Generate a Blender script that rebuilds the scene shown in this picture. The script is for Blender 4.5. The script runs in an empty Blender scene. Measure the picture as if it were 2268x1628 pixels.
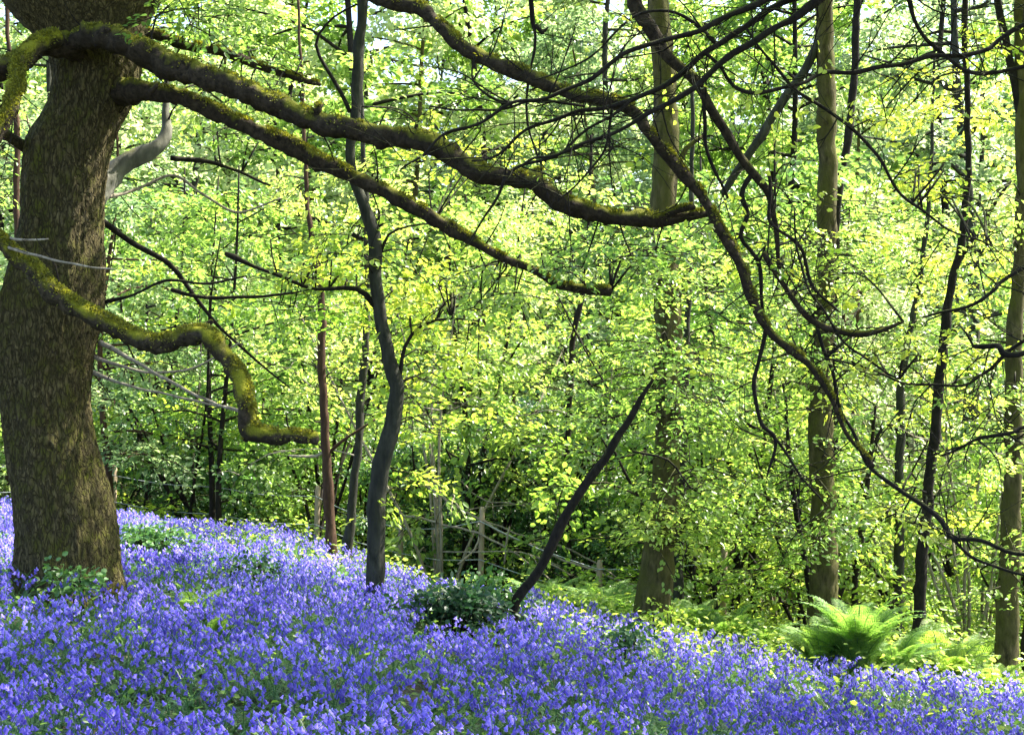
import bpy, math, random
import numpy as np
from mathutils import Vector, noise

# ------------------------------------------------------------------ camera, sky, sun, exposure
SC = bpy.context.scene
COL = SC.collection
CAM_Z = 1.6
F, CX, CY = 3116.0, 1134.0, 814.0          # focal length and centre in the units used for tracing
cam_d = bpy.data.cameras.new("camera"); cam = bpy.data.objects.new("camera", cam_d); COL.objects.link(cam)
cam.location = (0, 0, CAM_Z); cam.rotation_euler = (math.radians(90), 0, 0)
cam_d.sensor_width = 36; cam_d.lens = F / 2268 * 36; cam_d.clip_end = 2000; cam_d.clip_start = 0.05
SC.camera = cam

SUN_EL, SUN_AZ = math.radians(52), math.radians(66)       # azimuth from +Y towards +X
W = bpy.data.worlds.new("World"); SC.world = W; W.use_nodes = True
nt = W.node_tree
sky = nt.nodes.new("ShaderNodeTexSky"); sky.sky_type = 'NISHITA'; sky.sun_disc = False
sky.sun_elevation = SUN_EL; sky.sun_rotation = SUN_AZ; sky.dust_density = 2.5; sky.air_density = 1.0
bg = nt.nodes["Background"]; bg.inputs[1].default_value = 0.13
nt.links.new(sky.outputs[0], bg.inputs[0])
sd = bpy.data.lights.new("sun", 'SUN'); sd.energy = 5.0; sd.angle = math.radians(0.55); sd.color = (1.0, 0.95, 0.85)
sun = bpy.data.objects.new("sun", sd); COL.objects.link(sun)
sdir = Vector((math.sin(SUN_AZ) * math.cos(SUN_EL), math.cos(SUN_AZ) * math.cos(SUN_EL), math.sin(SUN_EL)))
sun.rotation_euler = sdir.to_track_quat('Z', 'Y').to_euler(); sun.location = (10, 20, 30)
SC.view_settings.view_transform = 'Standard'; SC.view_settings.look = 'None'
SC.view_settings.exposure = 2.2; SC.view_settings.gamma = 1.0
SC.cycles.max_bounces = 7; SC.cycles.diffuse_bounces = 4; SC.cycles.glossy_bounces = 2
SC.cycles.transmission_bounces = 5; SC.cycles.caustics_reflective = False; SC.cycles.caustics_refractive = False

rng = np.random.default_rng(7)
random.seed(7)

# ------------------------------------------------------------------ helpers: terrain, projection
GC = [-1134, -567, 0, 567, 1134]
FAR = [(60, -3.0), (110, 1.0), (600, 60.0)]
GP = [
    [(0, 0), (3, 0), (7, -.17), (11, -.18), (20, -.46), (24, -1.2), (30, -2.0)] + FAR,
    [(0, 0), (3, 0), (7, -.22), (11, -.33), (18, -.60), (22, -1.4), (30, -2.3)] + FAR,
    [(0, 0), (3, -.05), (7, -.34), (11, -.58), (15, -1.00), (19, -1.85), (30, -2.6)] + FAR,
    [(0, 0), (3, -.1), (7, -.50), (11, -.92), (13, -1.2), (16, -1.62), (20, -2.15), (30, -2.8)] + FAR,
    [(0, 0), (3, -.15), (7, -.62), (10, -1.03), (12, -1.36), (15, -1.80), (20, -2.35), (30, -2.9)] + FAR,
]
def ground(x, y):
    x = np.asarray(x, float); y = np.asarray(y, float)
    ys = np.maximum(y, 3.0)
    u = np.clip(x / ys * F, -1134, 1133.9)
    hs = np.stack([np.interp(ys, [p[0] for p in c], [p[1] for p in c]) for c in GP])
    i = ((u + 1134) // 567).astype(int); t = (u + 1134) / 567 - i
    t = t * t * (3 - 2 * t) * .5 + t * .5
    flat = np.arange(hs[0].size)
    hf = hs.reshape(5, -1); i_ = i.ravel(); t_ = t.ravel()
    h = hf[i_, flat] * (1 - t_) + hf[i_ + 1, flat] * t_
    h = h.reshape(x.shape)
    h = h + .04 * np.sin(x * 1.3 + y * .7) * np.cos(y * 1.1 - x * .4) + .02 * np.sin(x * 3.1) * np.sin(y * 2.7)
    return h
def gz(x, y): return float(ground(np.array([x]), np.array([y]))[0])
def at(px, py, d):
    return ((px - CX) / F * d, d, CAM_Z - (py - CY) / F * d)

# ------------------------------------------------------------------ helpers: objects
def tag(o, label=None, cat=None, group=None, kind=None):
    if label: o["label"] = label
    if cat: o["category"] = cat
    if group: o["group"] = group
    if kind: o["kind"] = kind
    return o
def thing(name, label, cat, loc=(0, 0, 0), group=None):
    o = bpy.data.objects.new(name, None); COL.objects.link(o); o.location = loc; o.empty_display_size = .2
    return tag(o, label, cat, group)

class MB:
    """collects tubes and leaves, links them as one mesh"""
    def __init__(s): s.v = []; s.f4 = []; s.n = 0; s.t = []; s.m = []
    def add(s, v, f, tint=None, mat=0):
        v = np.asarray(v, np.float32).reshape(-1, 3); f = np.asarray(f, np.int64).reshape(-1, 4)
        s.v.append(v); s.f4.append(f + s.n); s.n += len(v)
        s.t.append(np.full(len(v), .5, np.float32) if tint is None else np.asarray(tint, np.float32))
        s.m.append(np.full(len(f), mat, np.int32)); return s
    def build(s, name, mats, parent=None, smooth=True):
        v = np.concatenate(s.v) if s.v else np.zeros((0, 3), np.float32)
        f = np.concatenate(s.f4) if s.f4 else np.zeros((0, 4), np.int64)
        if parent is not None: v = v - np.array(parent_loc(parent), np.float32)
        me = bpy.data.meshes.new(name)
        me.vertices.add(len(v)); me.vertices.foreach_set("co", v.ravel())
        me.loops.add(len(f) * 4); me.loops.foreach_set("vertex_index", f.ravel().astype(np.int32))
        me.polygons.add(len(f)); me.polygons.foreach_set("loop_start", np.arange(0, len(f) * 4, 4, dtype=np.int32))
        me.update(calc_edges=True)
        a = me.attributes.new("tint", 'FLOAT', 'POINT'); a.data.foreach_set("value", np.concatenate(s.t))
        if smooth: me.polygons.foreach_set("use_smooth", np.ones(len(f), bool))
        for m in (mats if isinstance(mats, (list, tuple)) else [mats]): me.materials.append(m)
        me.polygons.foreach_set("material_index", np.concatenate(s.m))
        o = bpy.data.objects.new(name, me); COL.objects.link(o)
        if parent is not None: o.parent = parent
        return o
def parent_loc(p):
    l = Vector(p.location)
    while p.parent: p = p.parent; l += p.location
    return l

def resample(pts, rad, step):
    P = np.array(pts, float); R = np.array(rad, float)
    if len(P) > 2:
        Q = np.vstack([2 * P[0] - P[1], P, 2 * P[-1] - P[-2]]); out = []; ro = []
        for i in range(len(P) - 1):
            p0, p1, p2, p3 = Q[i:i + 4]; n = max(2, int(np.linalg.norm(p2 - p1) / step))
            t = np.linspace(0, 1, n, endpoint=False)[:, None]
            out.append(.5 * (2 * p1 + (p2 - p0) * t + (2 * p0 - 5 * p1 + 4 * p2 - p3) * t ** 2 + (3 * p1 - p0 - 3 * p2 + p3) * t ** 3))
            ro.append(R[i] + (R[i + 1] - R[i]) * t[:, 0])
        return np.vstack(out + [P[-1:]]), np.concatenate(ro + [R[-1:]])
    n = max(2, int(np.linalg.norm(P[1] - P[0]) / step) + 1); t = np.linspace(0, 1, n)[:, None]
    return P[0] + (P[1] - P[0]) * t, R[0] + (R[1] - R[0]) * t[:, 0]
def tube(mb, pts, rad, sides=8, step=.08, rough=.0, wob=.0, tint=None, ns=9.0):
    P, R = resample(pts, rad, step)
    if wob:
        ph = rng.uniform(0, 6.28, 6); s = np.arange(len(P)) * step
        P = P + wob * np.stack([np.sin(s * 7 + ph[0]) + .6 * np.sin(s * 17 + ph[3]), .5 * np.sin(s * 9 + ph[1]), np.sin(s * 8 + ph[2]) + .6 * np.sin(s * 19 + ph[4])], 1)
    T = np.gradient(P, axis=0); T /= np.linalg.norm(T, axis=1)[:, None] + 1e-9
    N = np.zeros_like(P); a = np.array([0, 0, 1.]) if abs(T[0, 2]) < .8 else np.array([1., 0, 0])
    n = a - T[0] * a.dot(T[0]); n /= np.linalg.norm(n); N[0] = n
    for i in range(1, len(P)):
        n = n - T[i] * n.dot(T[i]); n /= np.linalg.norm(n) + 1e-9; N[i] = n
    B = np.cross(T, N); ang = np.linspace(0, 2 * math.pi, sides, endpoint=False)
    rr = R[:, None] * np.ones(sides)[None]
    V = P[:, None] + rr[..., None] * (np.cos(ang)[None, :, None] * N[:, None] + np.sin(ang)[None, :, None] * B[:, None])
    if rough:
        flat = V.reshape(-1, 3)
        d = np.array([noise.fractal(Vector((p[0] * ns, p[1] * ns, p[2] * ns * .45)), 1.0, 2.0, 4) for p in flat]).reshape(rr.shape)
        rr2 = rr * (1 + rough * d)
        V = P[:, None] + rr2[..., None] * (np.cos(ang)[None, :, None] * N[:, None] + np.sin(ang)[None, :, None] * B[:, None])
    k = len(P); i, j = np.meshgrid(np.arange(k - 1), np.arange(sides), indexing='ij'); j2 = (j + 1) % sides
    q = np.stack([i * sides + j, (i + 1) * sides + j, (i + 1) * sides + j2, i * sides + j2], -1).reshape(-1, 4)
    v = V.reshape(-1, 3); nv = len(v)
    v = np.vstack([v, P[0] - T[0] * R[0] * .3, P[-1] + T[-1] * R[-1] * .5])
    caps = []
    for jj in range(0, sides, 2):
        a1, b1, c1 = jj, (jj + 1) % sides, (jj + 2) % sides
        caps.append((nv, a1, b1, c1)); o = (k - 1) * sides
        caps.append((nv + 1, o + c1, o + b1, o + a1))
    mb.add(v, np.vstack([q, np.array(caps)]), tint=None if tint is None else np.full(len(v), tint))
    return P, R
def px_path(pts, d):
    """traced points (px, py, full thickness px[, depth])"""
    out, r = [], []
    for p in pts:
        dd = p[3] if len(p) > 3 else d
        out.append(at(p[0], p[1], dd)); r.append(p[2] / 2 / F * dd)
    return out, r

class Leaves:
    def __init__(s): s.p = []; s.d = []; s.n = []; s.s = []; s.t = []
    def add(s, p, d, n, size, tint): s.p.append(p); s.d.append(d); s.n.append(n); s.s.append(size); s.t.append(tint)
    def count(s): return sum(len(x) for x in s.p)
    def to(s, mb, wide=.62, mat=0):
        if not s.p: return mb
        p = np.concatenate(s.p); d = np.concatenate(s.d); n = np.concatenate(s.n); sz = np.concatenate(s.s)[:, None]; t = np.concatenate(s.t)
        d /= np.linalg.norm(d, axis=1)[:, None] + 1e-9
        sd_ = np.cross(d, n); sd_ /= np.linalg.norm(sd_, axis=1)[:, None] + 1e-9; n = np.cross(sd_, d)
        w = wide * .5
        V = np.stack([p, p + sz * (d * .3 + sd_ * w * .95 + n * .09), p + sz * (d * .72 + sd_ * w * .8 + n * .05), p + sz * (d * 1.0 - n * .1),
                      p + sz * (d * .72 - sd_ * w * .8 + n * .05), p + sz * (d * .3 - sd_ * w * .95 + n * .09)], 1)
        k = len(p); b = (np.arange(k) * 6)[:, None]
        f = np.concatenate([b + np.array([[0, 1, 2, 3]]), b + np.array([[0, 3, 4, 5]])], 1).reshape(-1, 4)
        mb.add(V.reshape(-1, 3), f, tint=np.repeat(t, 6), mat=mat); return mb
def unit(v): return v / (np.linalg.norm(v, axis=-1, keepdims=True) + 1e-9)
def spray(L, p, d, length, n, size, tint=.5, flat=.24, r=rng):
    """a fan of leaves on a flat drooping twig"""
    d = unit(np.array(d, float)); up = np.array([0, 0, 1.]) + r.normal(0, .38, 3); tint = tint + r.normal(0, .16); side = unit(np.cross(d, up)); nn = np.cross(side, d)
    t = r.random(n) ** .8; sgn = np.sign(r.random(n) - .5); w = r.random(n) ** .7
    pos = np.array(p) + d * (length * t)[:, None] + side * (sgn * w * length * .36 * np.sin(np.pi * np.clip(t, .12, .95) ** .8))[:, None] + nn * (r.normal(0, .07, n) * length)[:, None]
    pos[:, 2] -= (t ** 2) * length * .22
    ld = d * .6 + side * sgn[:, None] * .9 + r.normal(0, .35, (n, 3)); ld[:, 2] -= .25
    ln = nn * .8 + np.array([0, 0, .2]) + r.normal(0, flat, (n, 3))
    L.add(pos, ld, ln, size * r.uniform(.65, 1.2, n), np.clip(tint + r.normal(0, .07, n), 0, 1))

# ------------------------------------------------------------------ materials
def new_mat(name):
    m = bpy.data.materials.new(name); m.use_nodes = True; n = m.node_tree; n.nodes.clear()
    out = n.nodes.new("ShaderNodeOutputMaterial"); return m, n, out
def mix_rgb(n, fac, a, b):
    x = n.nodes.new("ShaderNodeMix"); x.data_type = 'RGBA'
    for s, v in ((0, fac), (6, a), (7, b)):
        if hasattr(v, "is_linked"): n.links.new(v, x.inputs[s])
        else: x.inputs[s].default_value = v if s == 0 else (*v, 1)
    return x.outputs[2]
def ramp(n, src, lo, hi):
    r = n.nodes.new("ShaderNodeMapRange"); r.inputs[1].default_value = lo; r.inputs[2].default_value = hi; n.links.new(src, r.inputs[0]); return r.outputs[0]
def noise_tex(n, scale, detail=5, stretch=(1, 1, 1), rough=.6):
    tc = n.nodes.new("ShaderNodeTexCoord"); mp = n.nodes.new("ShaderNodeMapping"); mp.inputs[3].default_value = stretch
    n.links.new(tc.outputs["Object"], mp.inputs[0]); t = n.nodes.new("ShaderNodeTexNoise"); t.inputs["Scale"].default_value = scale
    t.inputs["Detail"].default_value = detail; t.inputs["Roughness"].default_value = rough; n.links.new(mp.outputs[0], t.inputs[0]); return t.outputs[0]
def leaf_mat(name, c0, c1, c2, trans=.55, gloss=.35, vary=.5):
    """c0..c1..c2 reached through per-leaf tint; the leaf lets light through"""
    m, n, out = new_mat(name)
    at_ = n.nodes.new("ShaderNodeAttribute"); at_.attribute_name = "tint"
    oi = n.nodes.new("ShaderNodeObjectInfo")
    ad = n.nodes.new("ShaderNodeMath"); ad.operation = 'MULTIPLY_ADD'; n.links.new(oi.outputs["Random"], ad.inputs[0]); ad.inputs[1].default_value = vary; ad.inputs[2].default_value = -vary / 2
    sm = n.nodes.new("ShaderNodeMath"); sm.operation = 'ADD'; sm.use_clamp = True; n.links.new(at_.outputs["Fac"], sm.inputs[0]); n.links.new(ad.outputs[0], sm.inputs[1])
    cr = n.nodes.new("ShaderNodeValToRGB"); e = cr.color_ramp.elements; e[0].color = (*c0, 1); e[1].color = (*c2, 1); x = e.new(.5); x.color = (*c1, 1)
    n.links.new(sm.outputs[0], cr.inputs[0]); c = cr.outputs[0]
    p = n.nodes.new("ShaderNodeBsdfPrincipled"); n.links.new(c, p.inputs["Base Color"]); p.inputs["Roughness"].default_value = gloss
    p.inputs["Specular IOR Level"].default_value = .55
    tr = n.nodes.new("ShaderNodeBsdfTranslucent")
    tc = mix_rgb(n, .5, c, (.9, .95, .25)); g = n.nodes.new("ShaderNodeMix"); g.data_type = 'RGBA'; g.blend_type = 'MULTIPLY'; g.inputs[0].default_value = 1
    br = n.nodes.new("ShaderNodeVectorMath"); br.operation = 'SCALE'; n.links.new(c, br.inputs[0]); br.inputs[3].default_value = 2.15
    hs = n.nodes.new("ShaderNodeHueSaturation"); hs.inputs["Hue"].default_value = .491; hs.inputs["Saturation"].default_value = 1.08; n.links.new(br.outputs[0], hs.inputs["Color"])
    n.links.new(hs.outputs[0], tr.inputs[0])
    ms = n.nodes.new("ShaderNodeMixShader"); ms.inputs[0].default_value = trans; n.links.new(p.outputs[0], ms.inputs[1]); n.links.new(tr.outputs[0], ms.inputs[2])
    n.links.new(ms.outputs[0], out.inputs[0]); return m
def bark_mat(name, dark, light, moss=None, moss_lo=.1, moss_hi=.7, scale=9, stretch=(1, 1, .25), bump=.6, rough=.9, crack=0):
    m, n, out = new_mat(name)
    a = noise_tex(n, scale, 8, stretch, .65); b = noise_tex(n, scale * .22, 4, (1, 1, .7)); fine = noise_tex(n, scale * 6, 4, (1, 1, .6))
    c = mix_rgb(n, ramp(n, a, .36, .62), dark, light)
    c = mix_rgb(n, ramp(n, b, .35, .7), c, tuple((x + y) * .32 for x, y in zip(dark, light)))
    ck = None
    if crack:
        tc = n.nodes.new("ShaderNodeTexCoord"); mp = n.nodes.new("ShaderNodeMapping"); mp.inputs[3].default_value = (1, 1, .3); n.links.new(tc.outputs["Object"], mp.inputs[0])
        wn = n.nodes.new("ShaderNodeTexNoise"); wn.inputs["Scale"].default_value = crack * .6; wn.inputs["Detail"].default_value = 3; n.links.new(mp.outputs[0], wn.inputs[0])
        wv = n.nodes.new("ShaderNodeVectorMath"); wv.operation = 'MULTIPLY_ADD'; n.links.new(wn.outputs[1], wv.inputs[0]); wv.inputs[1].default_value = (.09, .09, .09); n.links.new(mp.outputs[0], wv.inputs[2])
        vo = n.nodes.new("ShaderNodeTexVoronoi"); vo.feature = 'DISTANCE_TO_EDGE'; vo.inputs["Scale"].default_value = crack; n.links.new(wv.outputs[0], vo.inputs[0])
        ck = ramp(n, vo.outputs[0], .0, .14); c = mix_rgb(n, ck, tuple(x * .45 + y * .22 for x, y in zip(dark, light)), c)
    if moss:
        ge = n.nodes.new("ShaderNodeNewGeometry"); sx = n.nodes.new("ShaderNodeSeparateXYZ"); n.links.new(ge.outputs["Normal"], sx.inputs[0])
        ad = n.nodes.new("ShaderNodeMath"); ad.operation = 'MULTIPLY_ADD'; n.links.new(b, ad.inputs[0]); ad.inputs[1].default_value = 2.6; ad.inputs[2].default_value = -1.3
        s2 = n.nodes.new("ShaderNodeMath"); s2.operation = 'ADD'; n.links.new(sx.outputs[2], s2.inputs[0]); n.links.new(ad.outputs[0], s2.inputs[1])
        mc = mix_rgb(n, ramp(n, fine, .3, .7), tuple(x * .55 for x in moss), moss)
        mf = ramp(n, s2.outputs[0], moss_lo, moss_hi)
        if ck is not None:
            mm = n.nodes.new("ShaderNodeMath"); mm.operation = 'MULTIPLY'; n.links.new(mf, mm.inputs[0]); n.links.new(ck, mm.inputs[1]); mf = mm.outputs[0]
        c = mix_rgb(n, mf, c, mc)
    p = n.nodes.new("ShaderNodeBsdfPrincipled"); n.links.new(c, p.inputs["Base Color"]); p.inputs["Roughness"].default_value = rough
    p.inputs["Specular IOR Level"].default_value = .15
    bp = n.nodes.new("ShaderNodeBump"); bp.inputs["Strength"].default_value = bump; bp.inputs["Distance"].default_value = .03
    hm = n.nodes.new("ShaderNodeMath"); hm.operation = 'MULTIPLY_ADD'; n.links.new(fine, hm.inputs[0]); hm.inputs[1].default_value = .3; n.links.new(a, hm.inputs[2])
    if ck is not None:
        h2 = n.nodes.new("ShaderNodeMath"); h2.operation = 'MULTIPLY_ADD'; n.links.new(ck, h2.inputs[0]); h2.inputs[1].default_value = .7; n.links.new(hm.outputs[0], h2.inputs[2]); hm = h2
    n.links.new(hm.outputs[0], bp.inputs["Height"]); n.links.new(bp.outputs[0], p.inputs["Normal"])
    n.links.new(p.outputs[0], out.inputs[0]); return m
def plain_mat(name, c, rough=.8):
    m, n, out = new_mat(name); p = n.nodes.new("ShaderNodeBsdfPrincipled"); k = noise_tex(n, 30, 4)
    n.links.new(mix_rgb(n, k, tuple(x * .7 for x in c), tuple(min(1, x * 1.3) for x in c)), p.inputs["Base Color"]); p.inputs["Roughness"].default_value = rough
    n.links.new(p.outputs[0], out.inputs[0]); return m

M = {
    'oak': bark_mat("oak_bark", (.026, .021, .009), (.18, .145, .065), (.12, .125, .015), -.15, .75, 40, (1, 1, .38), 1.0, crack=32),
    'limb': bark_mat("limb_bark", (.012, .009, .006), (.07, .052, .034), (.17, .175, .016), .3, .85, 26, (1, 1, 1), 1.0),
    'mossy': bark_mat("mossy_limb_bark", (.02, .016, .01), (.09, .07, .045), (.27, .27, .02), -.1, .5, 26, (1, 1, 1), 1.0),
    'dark': bark_mat("dark_bark", (.008, .007, .006), (.030, .024, .019), (.10, .11, .03), .5, 1.2, 25, (1, 1, .5), .6),
    'wavy': bark_mat("smooth_grey_bark", (.016, .017, .014), (.06, .06, .045), (.06, .07, .02), .5, 1.3, 18, (1, 1, .3), .6),
    'red': bark_mat("reddish_bark", (.025, .013, .009), (.105, .062, .038), None, scale=22, bump=.5),
    'green': bark_mat("algae_green_bark", (.018, .015, .008), (.135, .11, .055), (.095, .10, .014), -.35, .8, 20, (1, 1, .3), .7),
    'pale': bark_mat("pale_bark", (.16, .13, .09), (.40, .35, .27), None, scale=30, bump=.3),
    'grey': bark_mat("grey_limb_bark", (.10, .10, .08), (.22, .21, .17), (.12, .12, .03), .6, 1.3, 20, bump=.4),
    'wood': plain_mat("weathered_wood", (.30, .23, .15)),
    'wire': plain_mat("galvanised_wire", (.35, .38, .38), .45),
    'leaf': leaf_mat("spring_leaf", (.055, .12, .03), (.16, .26, .055), (.31, .38, .09)),
    'moss': leaf_mat("moss_tufts", (.06, .065, .012), (.15, .16, .02), (.28, .28, .03), .3, .8, vary=.1),
    'leafy': leaf_mat("yellow_spring_leaf", (.10, .20, .03), (.19, .30, .05), (.36, .41, .07), vary=.2),
    'leafd': leaf_mat("dark_leaf", (.02, .06, .02), (.035, .10, .03), (.08, .18, .04), .25, .42),
    'far': leaf_mat("far_leaf", (.09, .155, .065), (.24, .31, .135), (.40, .46, .22), .55, .4, vary=.7),  # leaf colours lightened to stand in for haze and brightness far off
    'fern': leaf_mat("fern_frond", (.09, .19, .04), (.17, .30, .06), (.30, .41, .09), .5, .6, vary=.2),
    'herb': leaf_mat("herb_leaf", (.07, .15, .03), (.18, .29, .05), (.38, .45, .09), .5, .4, vary=.2),
    'strap': leaf_mat("bluebell_leaf", (.03, .09, .03), (.07, .16, .05), (.15, .27, .08), .4, .35, vary=.1),
    'bell': leaf_mat("bluebell_flower", (.08, .06, .32), (.155, .12, .47), (.40, .34, .72), .55, .6, vary=.05),
}
# bells keep their own hue when light comes through
for nd in M['bell'].node_tree.nodes:
    if nd.type == 'HUE_SAT': nd.inputs["Hue"].default_value = .5; nd.inputs["Saturation"].default_value = 1.0
    if nd.type == 'VECT_MATH': nd.inputs[3].default_value = 2.2

# ------------------------------------------------------------------ ground
def make_ground():
    def axis(lo, hi, fine, n_out):
        a = np.arange(lo, hi, fine); g = np.geomspace(1, 500, n_out)
        return a, g
    xs, g = axis(-14, 14, .3, 16); xs = np.concatenate([-14 - g[::-1], xs, 14 + g])
    ys = np.concatenate([-np.geomspace(1, 300, 10)[::-1], np.arange(0, 34, .3), 34 + np.geomspace(1, 560, 26)])
    X, Y = np.meshgrid(xs, ys, indexing='ij'); Z = ground(X, Y)
    n, m = X.shape; V = np.stack([X, Y, Z], -1).reshape(-1, 3)
    i, j = np.meshgrid(np.arange(n - 1), np.arange(m - 1), indexing='ij')
    q = np.stack([i * m + j, (i + 1) * m + j, (i + 1) * m + j + 1, i * m + j + 1], -1)
    mt, nn, out = new_mat("woodland_soil")
    a = noise_tex(nn, 1.2, 8); b = noise_tex(nn, 25, 6)
    c = mix_rgb(nn, ramp(nn, b, .3, .7), (.035, .028, .015), (.11, .085, .045)); c = mix_rgb(nn, ramp(nn, a, .4, .6), c, (.045, .075, .02))
    p = nn.nodes.new("ShaderNodeBsdfPrincipled"); nn.links.new(c, p.inputs["Base Color"]); p.inputs["Roughness"].default_value = .95
    bp = nn.nodes.new("ShaderNodeBump"); bp.inputs["Distance"].default_value = .05; nn.links.new(b, bp.inputs["Height"]); nn.links.new(bp.outputs[0], p.inputs["Normal"])
    nn.links.new(p.outputs[0], out.inputs[0])
    tag(MB().add(V, q.reshape(-1, 4)).build("ground", mt), kind="structure")
make_ground()

# ------------------------------------------------------------------ bluebells
def crest(x, y):
    """how far past the edge of the carpet a point is (positive = beyond)"""
    u = np.clip(np.asarray(x) / np.maximum(y, 1) * F, -1134, 1134)
    return y - np.interp(u, GC, [21.5, 19.0, 15.2, 13.6, 12.8])
def vnoise(x, y, s, seed=0.0):
    return np.array([noise.noise(Vector((a * s, b * s, seed))) for a, b in zip(x, y)])
def bell_template(r, detail):
    V = []; Fq = []; T = []; Mi = []; n = 0
    def put(v, f, t, m):
        nonlocal n
        v = np.array(v, float); V.append(v); Fq.append(np.array(f) + n); T.append(np.full(len(v), t)); Mi.append(np.full(len(f), m)); n += len(v)
    h = r.uniform(.26, .38); lean = r.uniform(.04, .09)
    t = np.linspace(0, 1, 6); sx = lean * t ** 2 * 2.2; sz = h * (t - .22 * t ** 4)
    w = .0022
    for k in range(5):
        put([(sx[k] - w, 0, sz[k]), (sx[k] + w, 0, sz[k]), (sx[k + 1] + w, 0, sz[k + 1]), (sx[k + 1] - w, 0, sz[k + 1])], [(0, 1, 2, 3)], .2, 0)
        put([(sx[k], -w, sz[k]), (sx[k], w, sz[k]), (sx[k + 1], w, sz[k + 1]), (sx[k + 1], -w, sz[k + 1])], [(0, 1, 2, 3)], .2, 0)
    nb = r.integers(6, 10) if detail else r.integers(4, 7); sc = .98 if detail else 1.2; S = 5 if detail else 4
    for k in range(nb):
        tt = .62 + .40 * k / nb; bx = lean * tt ** 2 * 2.2; bz = h * (tt - .22 * tt ** 4)
        a = r.uniform(-1.3, 1.3); out = .012 + r.uniform(0, .016); c = np.array([bx + math.cos(a) * out, math.sin(a) * out, bz - .004])
        ax = unit(np.array([math.cos(a) * .55, math.sin(a) * .55, -1.0])); s1 = unit(np.cross(ax, [0, 1, .1])); s2 = np.cross(ax, s1)
        L = .019 * sc * r.uniform(.85, 1.15); ang = np.arange(S) * 2 * math.pi / S + r.uniform(0, 2)
        ring = lambda d_, rr: [c + ax * d_ * L + (s1 * math.cos(q) + s2 * math.sin(q)) * rr * sc for q in ang]
        v = ring(0, .0028) + ring(.65, .0062) + ring(1.0, .0115)
        f = [(i + o * S, (i + 1) % S + o * S, (i + 1) % S + (o + 1) * S, i + (o + 1) * S) for o in range(2) for i in range(S)]
        put(v, f, float(np.clip(.5 + r.normal(0, .2), 0, 1)), 1)
    for k in range(r.integers(4, 8) if detail else 4):
        a = r.uniform(0, 6.28); ll = r.uniform(.2, .37); wd = r.uniform(.004, .008) * (1 if detail else 1.5); c, s = math.cos(a), math.sin(a)
        pts = []
        for q in (0, .35, .7, 1.0):
            rx = ll * q * .75; z = ll * (.95 * q - .75 * q * q); ww = wd * (1 - q * q * .9)
            pts += [(rx * c - s * ww, rx * s + c * ww, z), (rx * c + s * ww, rx * s - c * ww, z)]
        put(pts, [(0, 1, 3, 2), (2, 3, 5, 4), (4, 5, 7, 6)], float(np.clip(r.normal(.5, .25), 0, 1)), 0)
    return np.concatenate(V), np.concatenate(Fq), np.concatenate(T), np.concatenate(Mi)
def bluebells():
    r = np.random.default_rng(11); N = 31000
    y = np.sqrt(r.uniform(4.6 ** 2, 22 ** 2, N)); x = (r.random(N) - .5) * 2 * (.364 * y * 1.12 + .3)
    over = crest(x, y); nz = vnoise(x, y, 1.1) + .5 * vnoise(x, y, 3.1, 5); z = ground(x, y)
    px = CX + x / y * F; py = CY + (CAM_Z - z - .2) / y * F
    fz = vnoise(x, y, 4.5, 2)
    keep = (over + nz * 1.5 < 0) & (nz > -.5 + .2 * r.random(N)) & (fz > -.14 + .4 * (r.random(N) - .6))
    # sparser strip where green plants break through behind the thin trees, and clearings at the near left edge
    strip = (px > 480) & (px < 2300) & (over > -4.2)
    keep &= ~(strip & (r.random(N) < .46))
    for (a, b, rr) in ((330, 1560, 80), (140, 1590, 60), (20, 1570, 45), (400, 1300, 70), (860, 1555, 40), (1000, 1370, 90)):
        keep &= ~((np.hypot((px - a), (py - b) * 2) < rr) & (r.random(N) < .8))
    keep &= np.hypot(x + 3.47, y - 11) > .5
    x, y, z = x[keep], y[keep], z[keep]; N = len(x)
    near = y < 10.5
    mb = MB(); tints = vnoise(x, y, .8, 9) * .35 + vnoise(x, y, 4, 3) * .2
    for mask, det, nt_ in ((near, True, 7), (~near, False, 7)):
        idx = np.where(mask)[0]; ch = r.integers(0, nt_, len(idx))
        for k in range(nt_):
            V, Fq, T, Mi = bell_template(r, det); ii = idx[ch == k]; K = len(ii)
            if not K: continue
            a = r.uniform(0, 6.28, K); s = r.uniform(.75, 1.15, K); c, sn = np.cos(a), np.sin(a)
            P = np.stack([(V[None, :, 0] * c[:, None] - V[None, :, 1] * sn[:, None]) * s[:, None] + x[ii][:, None],
                          (V[None, :, 0] * sn[:, None] + V[None, :, 1] * c[:, None]) * s[:, None] + y[ii][:, None],
                          V[None, :, 2] * s[:, None] + z[ii][:, None]], -1).reshape(-1, 3)
            f = (Fq[None] + (np.arange(K) * len(V))[:, None, None]).reshape(-1, 4)
            t = np.clip(T[None] + tints[ii][:, None] + r.normal(0, .1, (K, 1)), 0, 1).ravel()
            mb.v.append(P.astype(np.float32)); mb.f4.append(f + mb.n); mb.n += len(P); mb.t.append(t.astype(np.float32)); mb.m.append(np.tile(Mi, K).astype(np.int32))
    o = mb.build("bluebells", [M['strap'], M['bell']], smooth=False)
    tag(o, "carpet of violet blue bluebells covering the whole foreground slope", "bluebells", kind="stuff")
    print("bluebells", N, mb.n)
bluebells()

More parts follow.
